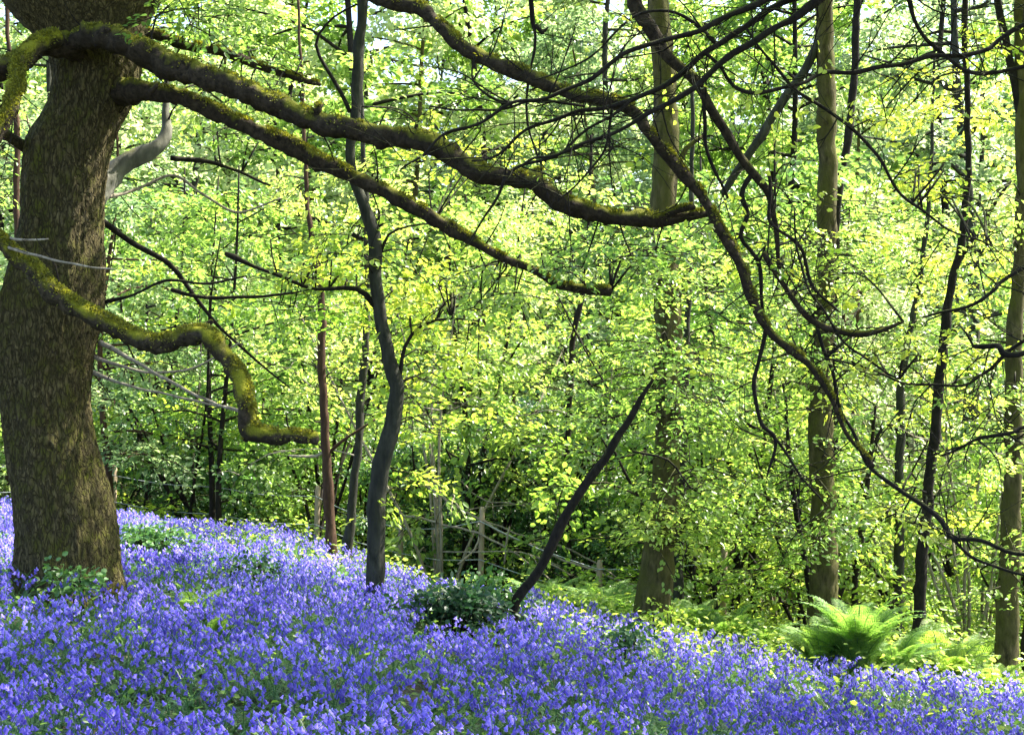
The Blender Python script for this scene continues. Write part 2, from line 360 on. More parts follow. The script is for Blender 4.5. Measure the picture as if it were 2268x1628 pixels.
# green herbs among and behind the bluebells
def herbs():
    r = np.random.default_rng(5); L = Leaves()
    def cover(N, cond, hmax, size, mn):
        y = np.sqrt(r.uniform(4.6 ** 2, 34 ** 2, N)); x = (r.random(N) - .5) * 2 * (.364 * y * 1.15 + .3)
        k = cond(x, y, crest(x, y), r.random(N)); x, y = x[k], y[k]; n = len(x)
        p = np.stack([x, y, ground(x, y) + r.random(n) ** 1.3 * hmax + .02], 1)
        d = r.normal(0, 1, (n, 3)); d[:, 2] *= .35; nn = np.array([0, 0, 1.]) + r.normal(0, .45, (n, 3))
        L.add(p, d, nn, size * r.uniform(.6, 1.3, n), np.clip(mn + r.normal(0, .2, n), 0, 1))
    cover(70000, lambda x, y, c, q: (c < 0) & (c > -4.5) & (x > -4) & (q < .6 * (np.sin(x * 2.3 + y) * np.sin(y * 1.9 - x) > -.1)), .36, .055, .85)
    cover(160000, lambda x, y, c, q: (c < 0) & (q < .3), .2, .045, .3)
    cover(30000, lambda x, y, c, q: (c > .1) & (c < 3.8) & (x / y * F > 100), .4, .065, .9)
    cover(110000, lambda x, y, c, q: (c > -.4) & (c < 14), .3, .065, .65)
    mb = L.to(MB()); tag(mb.build("ground_herbs", M['herb']), "low leafy green plants growing through and behind the bluebells", "ground cover", kind="stuff")
    print("herbs", L.count())
herbs()

# ------------------------------------------------------------------ generic tree and shrub makers
def grow(seed, H, R, z0, nbr, nspray, nleaf, lsize, trunk_r, stems=1, spread=.15, tint=.5, rise=.5, leaf_len=.8, top=1.0):
    """returns (trunk MB, twig MB, leaves) around the origin"""
    r = np.random.default_rng(seed); tb, wb, L = MB(), MB(), Leaves(); per = max(1, nbr // stems)
    for s in range(stems):
        a = r.uniform(0, 6.28); off = .12 * (stems > 1)
        base = np.array([math.cos(a) * off, math.sin(a) * off, -.15]); lean = r.normal(0, spread, 2) * H
        hh = H * r.uniform(.8, 1.0) if stems > 1 else H
        tp = [base + np.array([lean[0] * t ** 1.3 + .012 * hh * math.sin(t * 9 + a), lean[1] * t ** 1.3 + .012 * hh * math.cos(t * 7 + a), (hh + .15) * t]) for t in np.linspace(0, 1, 8)]
        tr = [trunk_r * (1.25 if t == 0 else 1) * (1 - .88 * t) + .006 for t in np.linspace(0, 1, 8)]
        P, Rr = tube(tb, tp, tr, 7, .3, rough=.12, ns=3)
        for b in range(per):
            f = (b + r.random()) / per; z = z0 + (hh * .97 - z0) * f; i = int(np.argmin(abs(P[:, 2] - z))); p = P[i]
            prof = math.sin(math.pi * (.18 + .8 * f) ** .9) ** .7
            ln = R * prof * r.uniform(.65, 1.15) + .3; az = r.uniform(0, 6.28) + b * 2.4; el = r.uniform(.05, .9) * rise + .15 * f
            dr = np.array([math.cos(az) * math.cos(el), math.sin(az) * math.cos(el), math.sin(el)])
            pts = [p + dr * ln * t + np.array([0, 0, -.22 * ln * t * t]) + r.normal(0, .03 * ln, 3) * (t > 0) for t in (0, .35, .7, 1.0)]
            tube(wb, pts, [min(Rr[i] * .6, trunk_r * .4) * q + .003 for q in (1, .7, .4, .1)], 5, .35)
            for k in range(nspray):
                t = r.uniform(.15, 1.0); j = min(2, int(t * 3)); q = pts[j] + (pts[j + 1] - pts[j]) * (t * 3 - j)
                d = unit(dr * .5 + r.normal(0, .75, 3)); d[2] = d[2] * .5 - .05
                sl = leaf_len * r.uniform(.6, 1.3)
                wb_p = [q, q + d * sl * .5, q + d * sl + np.array([0, 0, -.2 * sl])]
                if k % 2 == 0: tube(wb, wb_p, [.008, .005, .002], 4, .5)
                spray(L, q, d, sl, nleaf, lsize, tint, r=r)
    return tb, wb, L
PROTO = {}
def proto(key, leafmat, barkmat, **kw):
    tb, wb, L = grow(**kw)
    a = tb.build("trunk", barkmat); b = wb.build("branches", barkmat); c = L.to(MB()).build("foliage", leafmat)
    PROTO[key] = [a.data, b.data, c.data]
    for o in (a, b, c): bpy.data.objects.remove(o)
def plant(name, key, x, y, rz, s, label, cat, group, sz=1.0, names=("trunk", "branches", "foliage"), z=None, mats=None):
    t = thing(name, label, cat, (x, y, (gz(x, y) if z is None else z) - .03), group); t.rotation_euler = (0, 0, rz); t.scale = (s, s, s * sz)
    for nm, me in zip(names, PROTO[key]):
        o = bpy.data.objects.new(nm, me); COL.objects.link(o); o.parent = t
    return t
proto('tall1', M['leaf'], M['dark'], seed=1, H=15, R=2.9, z0=2.5, nbr=34, nspray=9, nleaf=30, lsize=.15, trunk_r=.12, spread=.03)
proto('tall2', M['far'], M['wavy'], seed=2, H=17, R=3.2, z0=3.2, nbr=36, nspray=9, nleaf=30, lsize=.155, trunk_r=.15, spread=.03)
proto('tall3', M['far'], M['green'], seed=3, H=14, R=2.6, z0=2.0, nbr=32, nspray=9, nleaf=30, lsize=.15, trunk_r=.10, spread=.05)
proto('tall4', M['leaf'], M['dark'], seed=4, H=16, R=3.0, z0=4, nbr=32, nspray=10, nleaf=30, lsize=.155, trunk_r=.13, spread=.04)
proto('mid1', M['leaf'], M['dark'], seed=5, H=7, R=1.9, z0=.8, nbr=26, nspray=8, nleaf=30, lsize=.10, trunk_r=.05, spread=.10, stems=2)
proto('mid2', M['leafy'], M['wavy'], seed=6, H=6.2, R=1.8, z0=.7, nbr=24, nspray=8, nleaf=30, lsize=.10, trunk_r=.045, spread=.12, stems=3)
proto('mid3', M['far'], M['red'], seed=8, H=8, R=2.0, z0=1.0, nbr=28, nspray=8, nleaf=30, lsize=.105, trunk_r=.06, spread=.08, stems=2)
proto('bush1', M['herb'], M['dark'], seed=9, H=2.4, R=1.3, z0=.15, nbr=24, nspray=7, nleaf=28, lsize=.07, trunk_r=.02, spread=.25, stems=5, leaf_len=.5)
proto('bush2', M['leaf'], M['pale'], seed=10, H=3.2, R=1.5, z0=.2, nbr=26, nspray=7, nleaf=28, lsize=.085, trunk_r=.025, spread=.2, stems=5, leaf_len=.55)
proto('holly', M['leafd'], M['dark'], seed=12, H=3.4, R=1.5, z0=.1, nbr=34, nspray=9, nleaf=32, lsize=.07, trunk_r=.04, spread=.12, stems=3, leaf_len=.5, tint=.4)

proto('arch1', M['leaf'], M['pale'], seed=61, H=4.2, R=1.6, z0=.5, nbr=20, nspray=4, nleaf=22, lsize=.085, trunk_r=.018, spread=.3, stems=6, leaf_len=.5)
proto('arch2', M['leafy'], M['dark'], seed=62, H=5.0, R=1.8, z0=.6, nbr=20, nspray=4, nleaf=22, lsize=.085, trunk_r=.024, spread=.3, stems=6, leaf_len=.55)
# ------------------------------------------------------------------ the wood behind: trees and shrubs one by one
MARKS = [(130, "the great oak"), (440, "the lowest mossy limb's bend"), (735, "the reddish stem pair"), (850, "the wavy sapling"), (1060, "the tallest fence post"),
         (1290, "the leaning black stem"), (1465, "the thick mossy trunk"), (1640, "the arching limb's end"), (1820, "the straight green trunk"), (2040, "the curving dark trunk"), (2240, "the stout edge trunk")]
ORD = ["nearest", "second", "third", "fourth", "fifth", "sixth", "seventh", "eighth", "ninth", "tenth", "eleventh", "twelfth", "thirteenth", "fourteenth", "fifteenth"]
def side_of(px):
    m = min(MARKS, key=lambda q: abs(q[0] - px)); dx = px - m[0]
    return ("just left of " if dx < -35 else "just right of " if dx > 35 else "directly behind ") + m[1]
def scatter(specs, name, noun, cat, group):
    """specs: (x, y, key, scale, stretch). each gets a label from what it stands behind and its rank into the wood"""
    place = {}
    for s in sorted(specs, key=lambda q: q[1]):
        w = side_of(CX + s[0] / s[1] * F); k = place.get(w, 0); place[w] = k + 1
        lab = f"{noun} {w}, {ORD[min(k, 14)]} one back"
        plant(name, s[2], s[0], s[1], random.uniform(0, 6.28), s[3], lab, cat, group, s[4])
r = np.random.default_rng(21)
tall = []
for row, (y0, y1, n) in enumerate(((28, 33, 6), (34, 41, 10), (42, 50, 13), (51, 60, 15))):
    for k in range(n):
        y = r.uniform(y0, y1); hw = .364 * y * 1.12; x = -hw + 2 * hw * (k + r.uniform(.15, .85)) / n
        tall.append((x, y, ['tall1', 'tall2', 'tall3', 'tall4'][r.integers(0, 4)], r.uniform(.85, 1.15) * (1 + .1 * row), r.uniform(.95, 1.1)))
scatter(tall, "woodland_tree", "tall slender far tree", "tree", "tall slender trees filling the far wood")
mid = []
for row, (y0, y1, n) in enumerate(((19.5, 22, 5), (22.5, 26, 7), (26.5, 31, 9))):
    for k in range(n):
        y = r.uniform(y0, y1); hw = .364 * y * 1.12; x = -hw + 2 * hw * (k + r.uniform(.15, .85)) / n
        mid.append((x, y, ['mid1', 'mid2', 'mid3'][r.integers(0, 3)], r.uniform(.8, 1.15), r.uniform(.9, 1.1)))
scatter(mid, "understorey_tree", "small bright spring tree", "tree", "small spring trees behind the slope")
bush = []
for row, (y0, y1, n) in enumerate(((17, 19, 7), (20, 23, 10), (24, 28, 12), (30, 36, 14))):
    for k in range(n):
        y = r.uniform(y0, y1); hw = .364 * y * 1.1; x = -hw + 2 * hw * (k + r.uniform(.15, .85)) / n
        u = x / y * F
        if row == 0 and u < 100: y += 5; x = u / F * y
        if y < 24 and u < 300: y = 22.5 + (y - 17) * .5; x = u / F * y
        bush.append((x, y, 'bush1' if r.random() < .5 else 'bush2', r.uniform(.8, 1.3), 1.0))
scatter(bush, "leafy_shrub", "low light green shrub", "shrub", "light green shrubs beyond the crest")
for (px, y, s, lab) in ((1090, 20.6, .95, "dark evergreen bush in the hollow behind the tallest fence post"), (950, 21.2, .85, "dark evergreen bush right of the wavy sapling's foot"), (1330, 19.2, .62, "dark evergreen bush low behind the cut fence stub"),
                   (1190, 22, 1.1, "dark evergreen bush behind the fallen sticks"), (540, 22.3, .6, "dark evergreen bush behind the wire left of the reddish stems"), (330, 22.6, .75, "dark evergreen bush close right of the oak's foot"), (440, 24.5, 1.0, "dark evergreen bush under the lowest mossy limb, farthest back at the left"), (1400, 24, .9, "dark evergreen bush left of the thick mossy trunk")):
    plant("evergreen_bush", 'holly', (px - CX) / F * y, y, random.uniform(0, 6), s, lab, "bush", "dark evergreen bushes in the hollow")

arch = []
for k, (px, y) in enumerate(((440, 22), (980, 19), (1150, 21), (1360, 20.5), (1600, 19), (1720, 21), (1980, 20), (2150, 18.5), (700, 21.5))):
    arch.append(((px - CX) / F * y, y, 'arch1' if k % 2 else 'arch2', r.uniform(.85, 1.2), 1.0))
scatter(arch, "arching_shrub", "many stemmed arching hazel shrub", "shrub", "arching many stemmed shrubs")
def far_wood():
    r = np.random.default_rng(33); L = Leaves(); n = 80000
    y = r.uniform(64, 84, n); x = r.uniform(-1, 1, n) * (.364 * y * 1.3)
    top = 17 + 4 * np.sin(x * .35) + 2.5 * np.sin(x * .9 + 1); z = -3 + r.random(n) * (top + 3)
    cl = np.stack([np.round(x / 1.6) * 1.6, np.round(y / 4) * 4, np.round(z / 1.2) * 1.2], 1); h = np.sin(cl @ np.array([12.98, 78.2, 37.7])) * 43758.5; h = h - np.floor(h)
    k = h > .25; x, y, z, h = x[k], y[k], z[k], h[k]; n = len(x)
    d = r.normal(0, 1, (n, 3)); nn = np.array([0, 0, 1.]) + r.normal(0, .6, (n, 3))
    L.add(np.stack([x, y, z], 1), d, nn, r.uniform(.3, .65, n), np.clip(h * .8 + r.normal(0, .15, n), 0, 1))
    tag(L.to(MB(), .8).build("far_woodland", M['far']), "distant mass of pale green woodland foliage behind every trunk", "woodland", kind="stuff")
far_wood()

# ------------------------------------------------------------------ traced trees in front of the wood
def nearest(P, q):
    d = np.linalg.norm(P - q, axis=1); return P[int(np.argmin(d))]
def region_sprays(L, wb, regions, skel, size=.07, nleaf=28, slen=.5, seed=0, links=.35):
    """regions: (px, py, rx, ry, depth0, depth1, sprays, tint)"""
    r = np.random.default_rng(seed)
    for (px, py, rx, ry, d0, d1, n, tint) in regions:
        for k in range(n):
            a = r.uniform(0, 6.28); q = math.sqrt(r.random()); d = r.uniform(d0, d1)
            p = np.array(at(px + math.cos(a) * q * rx, py + math.sin(a) * q * ry, d))
            dr = r.normal(0, 1, 3); dr[2] *= .3; dr = unit(dr)
            spray(L, p, dr, slen * r.uniform(.6, 1.2), nleaf, size, tint, r=r)
            tube(wb, [p - dr * .05, p + dr * slen * .45, p + dr * slen * .8 + np.array([0, 0, -.06])], [.005, .0035, .0015], 4, .3)
            if skel is not None and r.random() < links:
                s = nearest(skel, p); m = (s + p) / 2 + np.array([r.normal(0, .06), r.normal(0, .06), .12])
                if np.linalg.norm(s - p) < 2.6: tube(wb, [s, m, p], [.009, .007, .005], 5, .2)
def over_canopy(L, wb, boxes, seed, size=.09, nleaf=26, slen=.9):
    r = np.random.default_rng(seed)
    for (x0, x1, y0, y1, z0, z1, n) in boxes:
        for k in range(n):
            p = np.array([r.uniform(x0, x1), r.uniform(y0, y1), r.uniform(z0, z1)]); dr = r.normal(0, 1, 3); dr[2] *= .3
            spray(L, p, unit(dr), slen * r.uniform(.7, 1.2), nleaf, size, .5, r=r)

def traced_tree(name, label, cat, base, parts, regions=(), leaf='leaf', bark='dark', group=None, seed=0, shade_canopy=None, size=.064, nleaf=24, slen=.5, foot=True):
    """base = (x, y) on the ground. parts: (part name, traced points, depth, material, sides, rough)"""
    t = thing(name, label, cat, (base[0], base[1], gz(*base)), group); sk = []
    for (pn, pts, d, mat, sides, rough) in parts:
        mb = MB(); p, rr = px_path(pts, d)
        P, R = tube(mb, p, rr, sides, .05 if sides > 9 else .09, rough=rough, wob=.006 if sides > 9 else .004)
        sk.append(P); mb.build(pn, M[mat], t)
    sk = np.vstack(sk); L, wb = Leaves(), MB()
    region_sprays(L, wb, regions, sk, size, nleaf, slen, seed)
    if shade_canopy: over_canopy(L, wb, shade_canopy, seed)
    if wb.v: wb.build("twigs", M[bark], t)
    if L.p: L.to(MB()).build("foliage", M[leaf], t)
    return t
def to_ground(px, py, w, d):
    """extends a traced stem to the ground under it"""
    x = (px - CX) / F * d; z = gz(x, d) - .12; return (px, CY + (CAM_Z - z) / d * F, w)

# --- the great oak
def great_oak():
    bx, by = at(150, 1260, 11)[:2]; t = thing("oak_tree", "great oak with a thick ridged trunk and long mossy limbs standing at the left", "tree", (bx, by, gz(bx, by)))
    rows = [(-260, -110, 560), (-140, -40, 440), (-60, -15, 385), (0, 8, 350), (50, 45, 325), (95, 100, 318), (150, 124, 316), (200, 120, 308), (250, 105, 285), (300, 62, 252), (400, 52, 232), (500, 48, 226), (600, 22, 229),
            (680, -2, 222), (740, -8, 208), (820, -6, 196), (900, 2, 196), (1000, 12, 214), (1100, 26, 240), (1200, 36, 258), (1270, 32, 268), (1330, 22, 282)]
    ys = np.array([a[0] for a in rows], float); D = 11.0
    yy = np.arange(-260, 1331, 5.0); l = np.interp(yy, ys, [a[1] for a in rows]); rg = np.interp(yy, ys, [a[2] for a in rows])
    ker = np.ones(13) / 13; pad = lambda q: np.convolve(np.pad(q, 6, mode='edge'), ker, 'valid'); l, rg = pad(l), pad(rg)
    c = (l + rg) / 2; rad = (rg - l) / 2 / F * D; S = 150; ang = np.linspace(0, 2 * math.pi, S, endpoint=False); V = []
    for k in range(len(yy)):
        x0, _, z0 = at(c[k], yy[k], D)
        for a in ang:
            w = .5 * noise.noise(Vector((math.cos(a) * 3, math.sin(a) * 3, z0 * 2)))
            n1 = noise.fractal(Vector((math.cos(a) * 2, math.sin(a) * 2, z0 * 1.2)), 1, 2, 4); n2 = abs(noise.noise(Vector((math.cos(a + w * .3) * 11, math.sin(a + w * .3) * 11, z0 * 5.5 + 7)))); n3 = abs(noise.noise(Vector((math.cos(a) * 24, math.sin(a) * 24, z0 * 18))))
            foot = max(0, (yy[k] - 1120) / 210) ** 2 * .13 * math.cos(a * 5 + 1)
            rr = rad[k] * (1 + .03 * math.sin(a * 3 + z0) + foot) + .02 * n1 - .013 * (1 - min(1, n2 * 4)) + .012 * min(n3, .5)
            V.append((x0 + math.cos(a) * rr, D + math.sin(a) * rr * .92, z0))
    K = len(yy); i, j = np.meshgrid(np.arange(K - 1), np.arange(S), indexing='ij'); j2 = (j + 1) % S
    mb = MB().add(V, np.stack([i * S + j, i * S + j2, (i + 1) * S + j2, (i + 1) * S + j], -1).reshape(-1, 4))
    mb.build("trunk", M['oak'], t); sk = []; limbs = []
    def limb(nm, pts, mat, sides=14, rough=.22, d=10.5, ns=13):
        rough *= 1.7; pts = [(q[0], q[1], q[2] * .86) + tuple(q[3:]) for q in pts]
        mb = MB(); p, rr = px_path(pts, d); p = [np.array(q) + (rng.normal(0, .012, 3) if 0 < i_ < len(p) - 1 and rr[i_] > .02 else 0) for i_, q in enumerate(p)]
        rr = [q * rng.uniform(.9, 1.12) for q in rr]; P, R = tube(mb, p, rr, sides, .035, rough=rough, ns=ns, wob=.004); sk.append(P); limbs.append((P, R)); lo = mb.build(nm, M[mat], t)
        if mat in ('limb', 'mossy') and rr[0] > .03:
            r = np.random.default_rng(len(sk)); n = int(len(P) * (130 if mat == 'mossy' else 90)); i = r.integers(1, len(P) - 1, n); T = unit(P[i + 1] - P[i - 1])
            up = unit(np.array([0, 0, 1.]) - T * T[:, 2:3]); sd_ = np.cross(T, up); a = r.normal(0, .75 if mat == 'mossy' else .55, n)[:, None]; rad_ = np.cos(a) * up + np.sin(a) * sd_
            pos = P[i] + rad_ * R[i][:, None] * r.uniform(.94, 1.08, n)[:, None] + T * r.uniform(-.02, .02, n)[:, None]
            q = np.array([noise.noise(Vector(v_ * 9)) for v_ in pos]) > (-.25 if mat == 'mossy' else -.02)
            L_ = Leaves(); L_.add(pos[q], (rad_ + r.normal(0, .7, (n, 3)))[q], unit(r.normal(0, 1, (n, 3)))[q], r.uniform(.01, .026, n)[q], np.clip(r.normal(.5, .25, n), 0, 1)[q])
            L_.to(MB(), .5).build("moss", M['moss'], lo)
        return lo
    # second stem leaning out of the frame on the left, bears the lowest limb
    limb("stem", [(60, 860, 150, 11), (-20, 740, 150, 10.95), (-110, 600, 130, 10.8), (-190, 440, 110, 10.6), (-240, 200, 100, 10.5), (-260, -200, 90, 10.5)], 'oak', 20, .12)
    limb("limb", [(230, 150, 60, 10.95), (150, 95, 62, 10.65), (90, 108, 56, 10.5), (20, 150, 60, 10.3), (-120, 190, 50, 10.1), (-300, 200, 40, 10)], 'limb')
    limb("limb", [(130, 84, 40, 10.5), (85, 100, 46, 10.35), (48, 150, 46, 10.2), (38, 205, 44, 10.05), (5, 262, 42, 9.9), (-40, 330, 38, 9.8)], 'mossy', rough=.3)
    limb("limb", [(160, 100, 50, 10.62), (215, 84, 58, 10.5), (280, 98, 64, 10.4), (360, 138, 62, 10.3), (420, 158, 58, 10.2), (520, 195, 56, 10.1), (600, 228, 54, 10.0), (700, 270, 52, 9.9), (800, 296, 52, 9.8), (880, 300, 50, 9.75), (960, 315, 52, 9.7), (1010, 350, 52, 9.65), (1075, 388, 48, 9.6),
                  (1130, 395, 46, 9.6), (1185, 408, 50, 9.6), (1230, 445, 44, 9.6), (1300, 468, 40, 9.6), (1380, 483, 38, 9.6), (1440, 488, 42, 9.6), (1480, 480, 34, 9.6), (1530, 482, 24, 9.6), (1570, 472, 18, 9.6)], 'limb', 16, .25)
    limb("limb", [(250, 210, 60, 10.95), (300, 205, 56, 10.7), (350, 209, 46, 10.6), (420, 222, 42, 10.5), (480, 248, 44, 10.4), (560, 288, 42, 10.3), (640, 325, 46, 10.25), (720, 365, 41, 10.2), (800, 402, 36, 10.15), (900, 450, 32, 10.1), (1000, 512, 30, 10.1), (1060, 545, 25, 10.1), (1120, 578, 20, 10.1),
                  (1180, 603, 18, 10.1), (1240, 628, 22, 10.1), (1290, 642, 26, 10.1), (1352, 645, 24, 10.1)], 'limb', 14, .22)
    limb("limb", [(-190, 440, 50, 10.6), (-90, 470, 44, 10.3), (-20, 520, 42, 10.1), (30, 560, 44, 10.0), (75, 605, 46, 9.95), (130, 655, 46, 9.9), (200, 694, 48, 9.85), (280, 735, 50, 9.8), (350, 750, 46, 9.75), (420, 742, 44, 9.7), (470, 752, 46, 9.65), (500, 795, 46, 9.6), (532, 845, 44, 9.55),
                  (545, 900, 44, 9.5), (556, 940, 48, 9.5), (590, 958, 42, 9.5), (640, 966, 34, 9.5), (700, 972, 28, 9.5)], 'mossy', 16, .3)
    limb("limb", [(190, 460, 60, 11.2), (238, 405, 52, 11.5), (262, 370, 46, 11.6), (310, 345, 44, 11.65), (350, 325, 40, 11.7), (366, 290, 30, 11.75), (368, 240, 20, 11.8), (372, 160, 12, 11.85)], 'grey', rough=.1)
    limb("branch", [(290, 60, 40, 11.2), (340, 78, 30, 11.4), (420, 100, 28, 11.5), (500, 112, 26, 11.6), (580, 150, 22, 11.7), (650, 170, 20, 11.7), (708, 188, 12, 11.8)], 'limb', 10)
    limb("branch", [(220, 760, 16, 11.1), (300, 800, 9, 10.9), (360, 835, 9, 10.8), (420, 870, 8, 10.7), (470, 890, 7, 10.5), (540, 915, 6, 10.3)], 'pale', 7, .1)
    limb("branch", [(200, 825, 12, 11.1), (300, 858, 6, 10.9), (420, 885, 6, 10.7), (530, 908, 5, 10.3)], 'pale', 7, .1)
    limb("branch", [(195, 785, 12, 11.1), (290, 818, 7, 11), (350, 826, 6, 11), (440, 810, 5, 11), (530, 760, 4, 11)], 'pale', 7, .1)
    limb("branch", [(220, 672, 12, 11.1), (300, 650, 7, 11), (370, 622, 7, 11), (450, 628, 7, 11), (545, 612, 5, 11)], 'dark', 7, .1)
    limb("branch", [(10, 545, 10, 10.05), (60, 560, 8, 9.8), (130, 580, 6, 9.6), (250, 596, 4, 9.4)], 'pale', 7, .1)
    limb("branch", [(0, 525, 10, 10.2), (50, 532, 6, 9.9), (105, 528, 5, 9.8)], 'pale', 7, .1)
    limb("branch", [(200, 470, 26, 11.3), (250, 500, 16, 11.5), (310, 545, 15, 11.6), (370, 580, 14, 11.7), (420, 640, 12, 11.8), (480, 720, 9, 11.9), (560, 790, 7, 12), (640, 860, 4, 12.1)], 'dark', 8, .1)
    limb("branch", [(380, 640, 10, 11.8), (430, 655, 10, 11.8), (500, 660, 9, 11.8), (600, 655, 7, 11.8), (690, 640, 4, 11.8)], 'dark', 8, .1)
    limb("branch", [(380, 350, 16, 11.8), (430, 355, 12, 11.9), (500, 370, 9, 12), (600, 410, 6, 12)], 'dark', 8, .1)
    limb("branch", [(230, 440, 14, 11.4), (300, 420, 9, 11.6), (380, 390, 7, 11.7), (450, 430, 7, 11.7), (530, 470, 6, 11.8), (620, 440, 4, 11.8)], 'pale', 7, .1)
    limb("branch", [(60, 330, 30, 11), (20, 300, 28, 10.8), (-40, 270, 24, 10.6)], 'oak', 10, .1)
    # the branch that arches down from the treetop across the middle, off the trunk above the frame
    limb("limb", [(300, -200, 110, 11), (450, -190, 70, 10.6), (620, -120, 50, 10.2), (760, -40, 42, 9.9), (860, -4, 38, 9.7), (925, 18, 36, 9.6), (975, 65, 36, 9.5), (1040, 112, 38, 9.4), (1130, 150, 36, 9.3), (1250, 200, 34, 9.2), (1340, 226, 32, 9.1), (1400, 248, 30, 9.1), (1440, 300, 28, 9.1), (1500, 372, 28, 9.1),
                  (1560, 440, 26, 9.1), (1590, 500, 25, 9.1), (1635, 575, 24, 9.1), (1668, 650, 24, 9.1), (1700, 718, 22, 9.1), (1755, 778, 20, 9.1), (1800, 812, 18, 9.1), (1835, 870, 14, 9.1), (1870, 950, 10, 9.1), (1935, 1035, 9, 9.1)], 'limb', 14, .2)
    limb("branch", [(1480, 480, 26, 9.6), (1500, 465, 16, 9.55), (1540, 458, 12, 9.5)], 'limb', 8)
    limb("branch", [(1190, 350, 5, 9.4), (1165, 250, 6, 9.4), (1185, 100, 7, 9.3), (1180, 50, 14, 9.3), (1170, -40, 16, 9.2)], 'dark', 7, .2)
    limb("branch", [(1185, 55, 14, 9.3), (1200, 72, 12, 9.3), (1215, 60, 5, 9.3)], 'dark', 7, .2)
    for (a_, b_, w_, c_, e_) in ((700, 262, 22, 712, 232), (905, 300, 18, 925, 275), (1180, 400, 30, 1200, 385), (455, 738, 22, 470, 712), (555, 950, 26, 540, 975), (330, 205, 18, 345, 182), (1250, 448, 16, 1262, 425), (232, 84, 30, 240, 66)):
        limb("stub", [(a_, b_, w_, 9.9 if b_ > 200 or a_ > 600 else 10.45), ((a_ + c_) / 2, (b_ + e_) / 2, w_ * .9, 9.9 if b_ > 200 or a_ > 600 else 10.4), (c_, e_, w_ * .6, 9.9 if b_ > 200 or a_ > 600 else 10.35)], 'limb', 9, .3)
    S_ = np.vstack(sk); L, wb = Leaves(), MB()
    region_sprays(L, wb, [(420, 60, 90, 60, 10.8, 12.5, 22, .6), (520, 250, 120, 60, 11, 13, 24, .6), (600, 150, 80, 60, 11, 13, 16, .6), (400, 30, 80, 40, 10, 11, 10, .5), (1120, 640, 130, 60, 9.8, 11.4, 22, .75), (1400, 560, 120, 50, 9.7, 11, 26, .35), (1250, 560, 90, 40, 9.7, 11, 12, .4)], S_, .055, 24, .42, 41)
    rr = np.random.default_rng(43)
    for P, R in limbs:
        for k in range(int(len(P) / 9)):
            i = rr.integers(0, len(P)); p = P[i]
            if abs(p[0]) > 4.4 or p[2] > 4.4: continue
            d = rr.normal(0, 1, 3); d[1] *= .5; d[2] += .25; d = unit(d) * rr.uniform(.08, .55); w = min(R[i] * .3, .007)
            tube(wb, [p, p + d * .5 + rr.normal(0, .03, 3), p + d + rr.normal(0, .05, 3)], [w, w * .7, w * .3], 5, .08, wob=.004)
    wb.build("twigs", M['dark'], t); L.to(MB()).build("foliage", M['leaf'], t)
    # unseen leaf canopy added above the frame, its boxes set to shade the foreground
    Lc = Leaves(); over_canopy(Lc, None, [(-1.5, 11.5, 6.0, 12.3, 6.2, 9.0, 1900), (.5, 11.5, 12.3, 13.9, 6.4, 8.6, 420)], 42)
    Lc.to(MB()).build("shade_canopy", M['leaf'], t)
    return t
great_oak()

